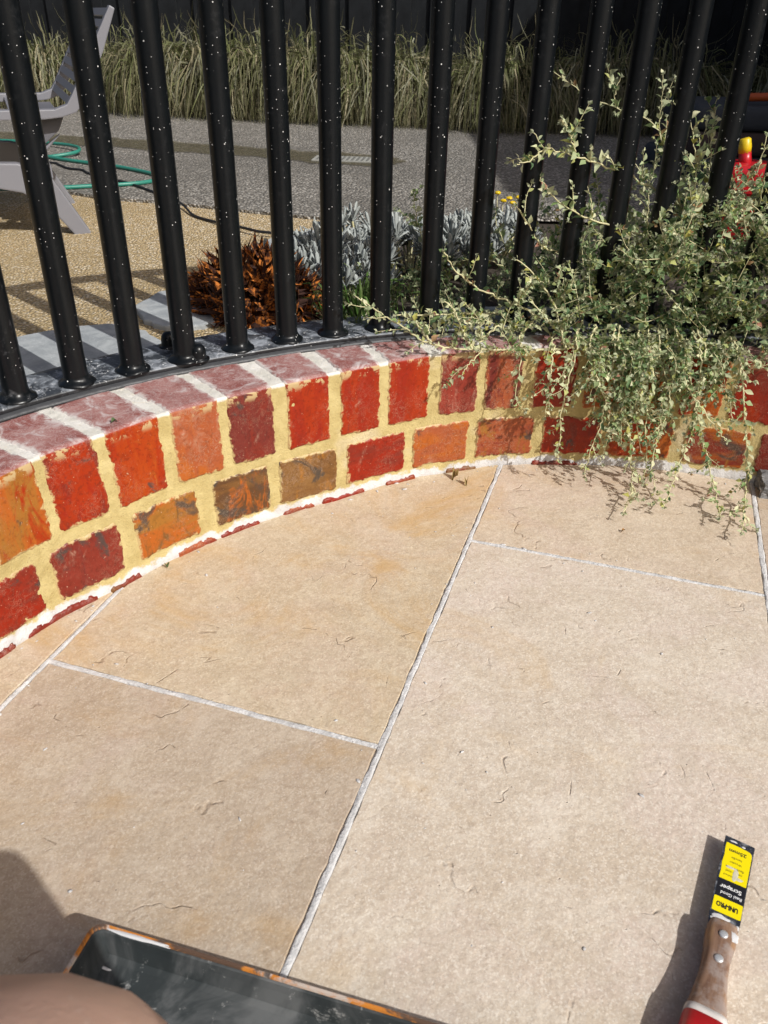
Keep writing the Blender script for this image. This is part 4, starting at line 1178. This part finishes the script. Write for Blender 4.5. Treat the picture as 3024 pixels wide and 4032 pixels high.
# backrest slats between the rails
for k in range(9):
    t = k / 8; x = -.795 + .118 * t; z = .53 + .19 * t
    V, F = box_vf((x, 2.466, z), (.006, .47, .018), 0, Matrix.Rotation(.55, 3, 'Y')); obj('back_slat', V, F, MT['resin'], lg)
for k in range(16):
    V, F = box_vf((-.90 - k * .095, 2.466, .503), (.075, .47, .006)); obj('seat_slat', V, F, MT['resin'], lg)
prof_y('under_panel', [(-.93, .493), (-.815, .493), (-.83, .465), (-.865, .437), (-.905, .415), (-.925, .425), (-.90, .455)], 2.24, 2.69, MT['resin_dark'], .002)
prof_y('brace', [(-.845, .445), (-.83, .455), (-.91, .38), (-.93, .385)], 2.236, 2.262, MT['resin'], .002)
V, F = box_vf((-.88, 2.466, .37), (.03, .47, .03)); obj('cross_bar', V, F, MT['resin'], lg)

# ------------------------------------------------------------------ things in the shade at the right
can = empty('jerry_can', 'red plastic jerry can with a yellow cap behind the saltbush', 'jerry can', (1.055, 2.32, GZ - .015), -.35)
o = obj('body', *box_vf((0, 0, .105), (.30, .16, .19)), MT['red'], can); bevel(o, .025, 4)
for p in o.data.polygons: p.use_smooth = True
tube('handle', [(-.02, 0, .185), (-.01, 0, .225), (.05, 0, .24), (.11, 0, .225), (.12, 0, .185)], .011, MT['red'], can)
tube('neck', [(-.105, 0, .185), (-.115, 0, .225)], .016, MT['red'], can)
V, F = tube_vf([Vector((-.115, 0, .222)), Vector((-.117, 0, .235)), Vector((-.122, 0, .255)), Vector((-.123, 0, .258))], [.0155, .0165, .0155, .011], 16); obj('cap', V, F, MT['yellow'], can, True)
V, F = box_vf((0, -.0815, .14), (.2, .006, .012)); obj('ridge', V, F, MT['red'], can)
V, F = box_vf((0, -.0815, .07), (.2, .006, .012)); obj('ridge', V, F, MT['red'], can)
cush = plain('dark_fabric', (.045, .05, .058), .9, .25, 30, bumpd=.002); cush2 = plain('brown_fabric', (.06, .040, .035), .9, .25, 30, bumpd=.002)
labs = ['bottom dark cushion of the stack in the shade', 'middle brownish cushion of the stack in the shade', 'top grey cushion of the stack in the shade']
for k in range(3):
    o = obj('seat_cushion', *box_vf((1.38, 3.45, GZ + .045 + k * .083), (.62 - .03 * k, .5, .08), .12 - .08 * k), cush2 if k == 1 else cush); bevel(o, .032, 4)
    for p in o.data.polygons: p.use_smooth = True
    tag(o, labs[k], 'cushion', 'cushions stacked in the shade at the right')
o = tube('broom_handle', [(1.26, 3.30, .495), (1.9, 3.34, .512)], .014, MT['orange'])
tag(o, 'orange rod lying across the stacked cushions at the right edge', 'rod')

# ------------------------------------------------------------------ rough stone at the foot of the wall, right edge
sm = Mat('grey_concrete', .9, .2)
q_ = sm.noise(28, 6, .7); cc = sm.mix(sm.ramp(q_, .35, .65), (.10, .10, .10), (.24, .24, .24)); sm.col(sm.mix(sm.ramp(sm.noise(60, 5), .55, .68, 0, .8), cc, (.62, .62, .63))); sm.bump(sm.noise(90, 5), .8, .003)
bm = bmesh.new(); bmesh.ops.create_cube(bm, size=1); bmesh.ops.subdivide_edges(bm, edges=bm.edges, cuts=14, use_grid_fill=True)
for v in bm.verts:
    p = np.array(v.co); r_ = Vector((v.co.x * .15, v.co.y * .075, v.co.z * .03)); 
    n_ = float(fbm(np.array([p[0] * .15, p[1] * .1, p[2] * .05]), 60, 3, 3)); v.co = r_ * (1 + .12 * n_) + Vector((0, 0, .014 + .004 * n_ * (v.co.z > 0)))
me = bpy.data.meshes.new('rough_stone'); bm.to_mesh(me); bm.free(); me.materials.append(sm.m)
o = link('rough_stone', me); o.location = (.752, 1.268, 0); o.rotation_euler = (0, 0, -.25)
tag(o, 'rough grey cement edged stone at the foot of the wall at the right edge', 'stone')

# ------------------------------------------------------------------ fallen bits
def bit(x, y, z, s, rz, c, lab, curl=1.0):
    V = LT[2].copy(); V[:, 2] *= curl * 2
    me = fast_mesh('fallen_leaf', V * s, LF, MT['leaf'], True, np.tile(np.array(c), (10, 1)))
    o = link('fallen_leaf', me); o.location = (x, y, z); o.rotation_euler = (.15, .1, rz); tag(o, lab, 'leaf')
bit(-.326, .998, .003, .013, .5, (.10, .14, .06), 'green leaf on the tile near the left end of the wall')
bit(-.140, 1.190, .003, .010, 1.8, (.10, .16, .05), 'tiny green leaf lying against the white grout below the brown brick')
bit(-.379, 1.012, ZT + .004, .011, -.6, (.10, .15, .06), 'green leaf lying on the chalky top of the wall')
bit(.135, 1.305, .004, .020, 2.4, (.30, .22, .08), 'curled dry leaf left of the tile joint below the wall', 2.2)
bit(.150, 1.285, .004, .015, 2.9, (.34, .26, .10), 'smaller curled dry leaf touching the longer dry one', 2.4)
bit(.40, 1.13, .003, .009, 2.0, (.35, .18, .05), 'orange brown leaf scrap on the large right tile')

# ------------------------------------------------------------------ paint scraper lying on the tiles
sc = empty('paint_scraper', 'narrow steel paint scraper with wooden handle and yellow label lying on the tiles', 'scraper', (.3175, .4355, 0), -R(28.35))
steel = Mat('scuffed_steel', .38, .5)
steel.b.inputs['Metallic'].default_value = .85
steel.col(steel.mix(steel.ramp(steel.noise(120, 5, .7), .48, .68), (.10, .11, .13), (.50, .51, .53)))
steel.rough(steel.ramp(steel.noise(60, 4), .3, .7, .25, .6))
def sheet(name, poly, z, mat, th=.00012):
    n = len(poly)
    V = [(x, y, z) for x, y in poly] + [(x, y, z + th) for x, y in poly]
    F = [list(range(n))[::-1], list(range(n, 2 * n))] + [[i, (i + 1) % n, n + (i + 1) % n, n + i] for i in range(n)]
    return obj(name, V, F, mat, sc)
BZ = .0132
o = sheet('blade', [(-.0118, -.03), (.0118, -.03), (.0128, .0), (.0137, .012), (.0142, .104), (.0135, .1045), (-.0135, .1060), (-.0142, .1055), (-.0137, .012), (-.0128, .0)], BZ, steel.m, .0012)
ylw = plain('label_yellow', (.80, .66, .0), .38, .05, 60); blk = plain('label_black', (.012, .012, .015), .4, .2, 60); whi = plain('label_white', (.78, .78, .76), .5, .05, 60)
LZ = BZ + .0013
def rrect(x0, x1, y0, y1, r, top_ragged=False):
    P = []
    for cx, cy, a0 in ((x1 - r, y0 + r, -90), (x1 - r, y1 - r, 0), (x0 + r, y1 - r, 90), (x0 + r, y0 + r, 180)):
        for k in range(5):
            a = math.radians(a0 + 90 * k / 4); P.append((cx + math.cos(a) * r, cy + math.sin(a) * r))
    return P
yl = [(.0128, .0530), (.0130, .090), (.0125, .0935), (.0105, .0958), (.0080, .0963), (.005, .0967), (.002, .0972), (-.002, .0975), (-.005, .0978), (-.008, .0976), (-.0105, .0981), (-.0119, .0978), (-.0121, .09), (-.0116, .082), (-.0123, .072), (-.0117, .063), (-.0122, .0530)]
lab = [sheet('label', yl, LZ, ylw), sheet('label', [(-.0124, .0318), (.0130, .0318), (.0128, .0530), (-.0122, .0530)], LZ, blk), sheet('label', rrect(-.0126, .0132, .0150, .0318, .0012), LZ, ylw)]
def text(s, y, w, h, mat, bold=0.0, x=0.0, par=None):
    cu = bpy.data.curves.new('lettering', 'FONT'); cu.body = s; cu.align_x = 'CENTER'; cu.align_y = 'CENTER'; cu.size = 1.0; cu.offset = bold; cu.extrude = 0.0
    cu.resolution_u = 3
    t = bpy.data.objects.new('lettering', cu); COL.objects.link(t)
    dg = bpy.context.evaluated_depsgraph_get(); dg.update()
    me = bpy.data.meshes.new_from_object(t.evaluated_get(dg)); bpy.data.objects.remove(t)
    me.name = 'lettering'
    me.materials.clear(); me.materials.append(mat)
    co = np.array([v.co[:] for v in me.vertices]); mn = co.min(0); mx = co.max(0); c = (mn + mx) / 2; d = mx - mn
    for v in me.vertices:
        px = (v.co.x - c[0]) / d[0] * w; py = (v.co.y - c[1]) / d[1] * h
        v.co = (-(px) + x, -(py) + y, 0)
    o = link('lettering', me, par or sc); o.location = (0, 0, LZ + .00022)
    return o
text('UNI-PRO', .0236, .0195, .0058, blk, .055, 0, lab[2])
text('Real Good', .0372, .0190, .0036, whi, .012, .0015, lab[1])
text('Scraper', .0450, .0195, .0062, whi, .02, 0, lab[1])
text('Fully polished', .0592, .0175, .0026, blk, 0, 0, lab[0])
text('carbon steel', .0640, .0150, .0025, blk, 0, 0, lab[0])
text('flexible blade', .0690, .0170, .0027, blk, 0, 0, lab[0])
text('Wooden', .0755, .0110, .0024, blk, 0, 0, lab[0])
text('handle', .0812, .0095, .0025, blk, 0, 0, lab[0])
text('25mm', .0892, .0165, .0044, blk, .025, 0, lab[0])
# scuffs of dried grout on blade and label
gm = plain('dried_grout', (.60, .60, .60), .85, .15, 60, bumpd=.0006)
def smear(x, y, z, rx, ry, seed, th=.0004, name='grout_smear', par=None, mat=None):
    P = []
    for k in range(22):
        a = 2 * math.pi * k / 22; q = 1 + .35 * float(vnoise(np.array([math.cos(a), math.sin(a), seed * 3.1]), 2.3, seed)); P.append((x + math.cos(a) * rx * q, y + math.sin(a) * ry * q))
    n = len(P); V = [(p[0], p[1], z) for p in P] + [(x + (p[0] - x) * .82, y + (p[1] - y) * .82, z + th) for p in P]
    F = [list(range(n, 2 * n))] + [[i, (i + 1) % n, n + (i + 1) % n, n + i] for i in range(n)]
    return obj(name, V, F, mat or gm, par or sc, True)
smear(-.004, .0085, LZ, .0085, .0045, 1); smear(-.006, .1015, LZ, .0035, .0011, 2); smear(.004, .0990, LZ, .0022, .0010, 3); smear(.0115, .006, LZ, .0016, .003, 4)
sg = plain('label_scuff', (.55, .52, .38), .8, .3, 200)
smear(.0015, .062, LZ + .0002, .0028, .0075, 5, .00008, 'label_scuff', None, sg); smear(.006, .0585, LZ + .0002, .0035, .0018, 6, .00008, 'label_scuff', None, sg); smear(-.0035, .0690, LZ + .0002, .006, .0013, 7, .00008, 'label_scuff', None, sg)
# handle: lofted wood
prof_h = [(.004, .0205, .020, .0055), (.002, .0240, .0235, .0035), (-.004, .0262, .0245, .002), (-.017, .0262, .025, .0015), (-.027, .0235, .025, .0012), (-.037, .0222, .025, .001), (-.050, .0232, .0255, .001), (-.064, .0262, .026, .0008), (-.080, .0305, .0275, .0005), (-.089, .0335, .0285, .0004)]
def loft(name, pr, mat, parent, flat_top=.62, n=28):
    V = []; F = []
    for y, w, zt, zb in pr:
        cz = (zt + zb) / 2; hz_ = (zt - zb) / 2
        for k in range(n):
            a = 2 * math.pi * k / n; c, s = math.cos(a), math.sin(a); e = .55
            V.append((w / 2 * math.copysign(abs(c) ** e, c), y, cz + hz_ * math.copysign(abs(s) ** e, s)))
    m = len(pr)
    for i in range(m - 1):
        for k in range(n): F.append([i * n + k, i * n + (k + 1) % n, (i + 1) * n + (k + 1) % n, (i + 1) * n + k])
    F.append(list(range(n))); F.append([(m - 1) * n + k for k in range(n)][::-1])
    o = obj(name, V, F, mat, parent, True)
    bm = bmesh.new(); bm.from_mesh(o.data); bmesh.ops.recalc_face_normals(bm, faces=bm.faces); bm.to_mesh(o.data); bm.free()
    return o
hd_ = []
for i in range(len(prof_h) - 1):
    for t in (0, .5):
        hd_.append(tuple(prof_h[i][k] + (prof_h[i + 1][k] - prof_h[i][k]) * t for k in range(4)))
hd_.append(prof_h[-1])
hnd = loft('handle', hd_, MT['wood'], sc)
loft('white_band', [(-.0885, .0345, .0292, .0003), (-.0955, .0352, .0298, .0003)], plain('chalky_white', (.55, .52, .49), .8, .3, 80), sc)
loft('red_end', [(-.0954, .0352, .0300, .0004), (-.122, .0370, .031, .0004), (-.135, .0355, .030, .001), (-.144, .029, .027, .004), (-.148, .018, .022, .009)], MT['red'], sc)
for yy in (-.0135, -.0385):
    V, F = tube_vf([Vector((0.0005, yy, .0235)), Vector((.0005, yy, .0256)), Vector((.0005, yy, .0262))], [.0040, .0040, .0028], 20); obj('rivet', V, F, plain('rivet_metal', (.55, .56, .57), .4, .2, 300, metal=.5), hnd, True)
smear(.0085, -.012, .0235, .004, .006, 8, .0008)

# ------------------------------------------------------------------ shallow black tray with orange rim
tr = empty('mixing_tray', 'shallow black plastic tray with an orange rim and dried grout inside', 'tray', (-.2395, .4035, 0), -math.atan2(.2585, .966))
tmt = Mat('grubby_black_plastic', .6, .2)
c0 = tmt.mix(tmt.noise(18, 4), (.018, .022, .023), (.040, .048, .050)); c0 = tmt.mix(tmt.ramp(tmt.noise(9, 5, .65, 1.0), .45, .68, 0, .7), c0, (.15, .155, .155)); c0 = tmt.mix(tmt.ramp(tmt.noise(38, 6, .8, .6), .58, .70, 0, .8), c0, (.48, .48, .46)); tmt.col(c0); tmt.rough(tmt.ramp(tmt.noise(12, 4), .3, .7, .5, .8)); tmt.bump(tmt.noise(70, 4), .35, .001)
orm = Mat('orange_rim', .5, .4); oc = orm.mix(orm.noise(30), (.50, .16, .02), (.60, .24, .04)); oc = orm.mix(orm.ramp(orm.noise(22, 5, .7, 1.0), .50, .62, 0, .9), oc, (.50, .45, .40)); oc = orm.mix(orm.ramp(orm.noise(12, 5, .7, 1.0), .48, .56, 0, .9), oc, (.06, .05, .045)); orm.col(oc)
TW, TL = .50, .34
def ring_pts(inset, z, n=6, rad=.012):
    P = []
    r_ = max(.002, rad - inset * .5)
    for cx, cy, a0 in ((TW - inset - r_, -TL + inset + r_, -90), (TW - inset - r_, -inset - r_, 0), (inset + r_, -inset - r_, 90), (inset + r_, -TL + inset + r_, 180)):
        for k in range(n + 1):
            a = math.radians(a0 + 90 * k / n); P.append((cx + math.cos(a) * r_, cy + math.sin(a) * r_, z))
    return P
def rings(name, lst, mat, parent, close_last=True, close_first=False):
    V = []; F = []
    n = len(ring_pts(0, 0))
    for ins, z in lst: V += ring_pts(ins, z)
    for i in range(len(lst) - 1):
        for k in range(n): F.append([i * n + k, i * n + (k + 1) % n, (i + 1) * n + (k + 1) % n, (i + 1) * n + k])
    if close_last: F.append([(len(lst) - 1) * n + k for k in range(n)])
    if close_first: F.append(list(range(n))[::-1])
    return obj(name, V, F, mat, parent)
tb = rings('tray_body', [(.016, 0), (.013, .004), (.004, .056), (.0035, .0585), (.0048, .0600), (.0065, .0590), (.0085, .052), (.013, .040), (.018, .0375), (.03, .0365)], tmt.m, tr, True, True)
rings('orange_rim', [(.0036, .0560), (.0012, .0565), (.0005, .0600), (.0016, .0622), (.0040, .0622), (.0048, .0604), (.0040, .0590)], orm.m, tr, False)
smear(.136, -.158, .0366, .017, .022, 11, .002, 'grout_blob', tb, plain('old_grout', (.58, .57, .53), .9, .25, 90, bumpd=.002))
smear(.020, -.0235, .0369, .007, .0012, 12, .0006, 'grout_blob', tb); smear(.045, -.0045, .0618, .03, .002, 13, .0006, 'grout_blob', tb); smear(.30, -.05, .0366, .012, .003, 14, .001, 'grout_blob', tb)

# ------------------------------------------------------------------ the person kneeling behind the camera: bare knee in frame
skin = Mat('skin', .5, .4)
sk = skin.mix(skin.noise(14, 5), (.42, .28, .21), (.55, .33, .25)); sk = skin.mix(skin.ramp(skin.noise(60, 4), .62, .74, 0, .5), sk, (.58, .48, .42)); skin.col(sk); skin.b.inputs['Subsurface Weight'].default_value = .08; skin.b.inputs['Subsurface Radius'].default_value = (.01, .004, .002)
skin.bump(skin.math('ADD', skin.noise(260, 5), skin.noise(60, 5, .7)), .35, .001)
cloth = plain('dark_cloth', (.05, .055, .07), .9, .2, 60, bumpd=.002)
per = empty('person', 'person squatting at the lower left with one bare knee above the tray', 'person', (0, 0, 0))
def skinned(name, joints, edges, root, mat, sub=2):
    me = bpy.data.meshes.new(name); me.from_pydata([j[:3] for j in joints], edges, []); me.materials.append(mat)
    o = link(name, me, per)
    sm_ = o.modifiers.new('skin', 'SKIN'); sm_.use_smooth_shade = True
    for i, v in enumerate(me.skin_vertices[0].data):
        r_ = joints[i][3]; v.radius = r_ if isinstance(r_, tuple) else (r_, r_); v.use_root = (i == root)
    ss = o.modifiers.new('sub', 'SUBSURF'); ss.levels = sub; ss.render_levels = sub
    dg = bpy.context.evaluated_depsgraph_get(); dg.update()
    nm = bpy.data.meshes.new_from_object(o.evaluated_get(dg)); o.modifiers.clear(); o.data = nm; nm.name = name
    return o
J = [(.02, -.52, .22, (.15, .12)), (.03, -.50, .42, (.15, .11)), (.04, -.46, .62, (.17, .11)), (.05, -.42, .74, .06), (.05, -.40, .80, .052), (.05, -.39, .90, (.085, .095)), (.05, -.38, .98, .07),
     (-.08, -.45, .22, .095), (-.11, -.20, .30, .09), (-.150, .07, .330, .084), (-.152, .176, .316, .086), (-.150, .155, .225, .072), (-.155, .02, .13, .055), (-.15, -.10, .07, .036), (-.155, -.06, .035, .035), (-.165, .03, .025, .035), (-.17, .07, .02, .022),
     (.16, -.48, .20, .095), (.42, -.38, .20, .075), (.60, -.34, .17, .058), (.58, -.45, .09, .048), (.50, -.60, .05, .035), (.53, -.68, .03, .03),
     (.24, -.46, .66, .06), (.33, -.34, .50, .042), (.27, -.14, .60, .033), (.17, -.03, .70, .025),
     (-.14, -.44, .66, .06), (-.24, -.32, .50, .042), (-.17, -.13, .62, .033), (-.09, -.05, .72, .025)]
E_ = [(0, 1), (1, 2), (2, 3), (3, 4), (4, 5), (5, 6), (0, 7), (7, 8), (8, 9), (9, 10), (10, 11), (11, 12), (12, 13), (13, 14), (14, 15), (15, 16), (0, 17), (17, 18), (18, 19), (19, 20), (20, 21), (21, 22), (2, 23), (23, 24), (24, 25), (25, 26), (2, 27), (27, 28), (28, 29), (29, 30)]
skinned('body', J, E_, 0, skin.m)
skinned('shirt', [(.02, -.52, .20, (.165, .135)), (.03, -.50, .42, (.165, .125)), (.04, -.46, .62, (.185, .125)), (.05, -.43, .70, .09), (.23, -.46, .66, .072), (.30, -.38, .56, .06), (-.13, -.44, .66, .072), (-.21, -.36, .56, .06)], [(0, 1), (1, 2), (2, 3), (2, 4), (4, 5), (2, 6), (6, 7)], 0, cloth)
skinned('shorts', [(.03, -.52, .24, (.16, .13)), (-.08, -.45, .225, .11), (-.10, -.24, .255, .098), (.16, -.48, .21, .11), (.36, -.40, .20, .095)], [(0, 1), (1, 2), (0, 3), (3, 4)], 0, plain('shorts_cloth', (.09, .08, .06), .9, .2, 60))
skinned('hair', [(.05, -.415, .93, .09), (.05, -.40, .985, .075)], [(0, 1)], 0, plain('dark_hair', (.03, .02, .015), .7, .3, 90))
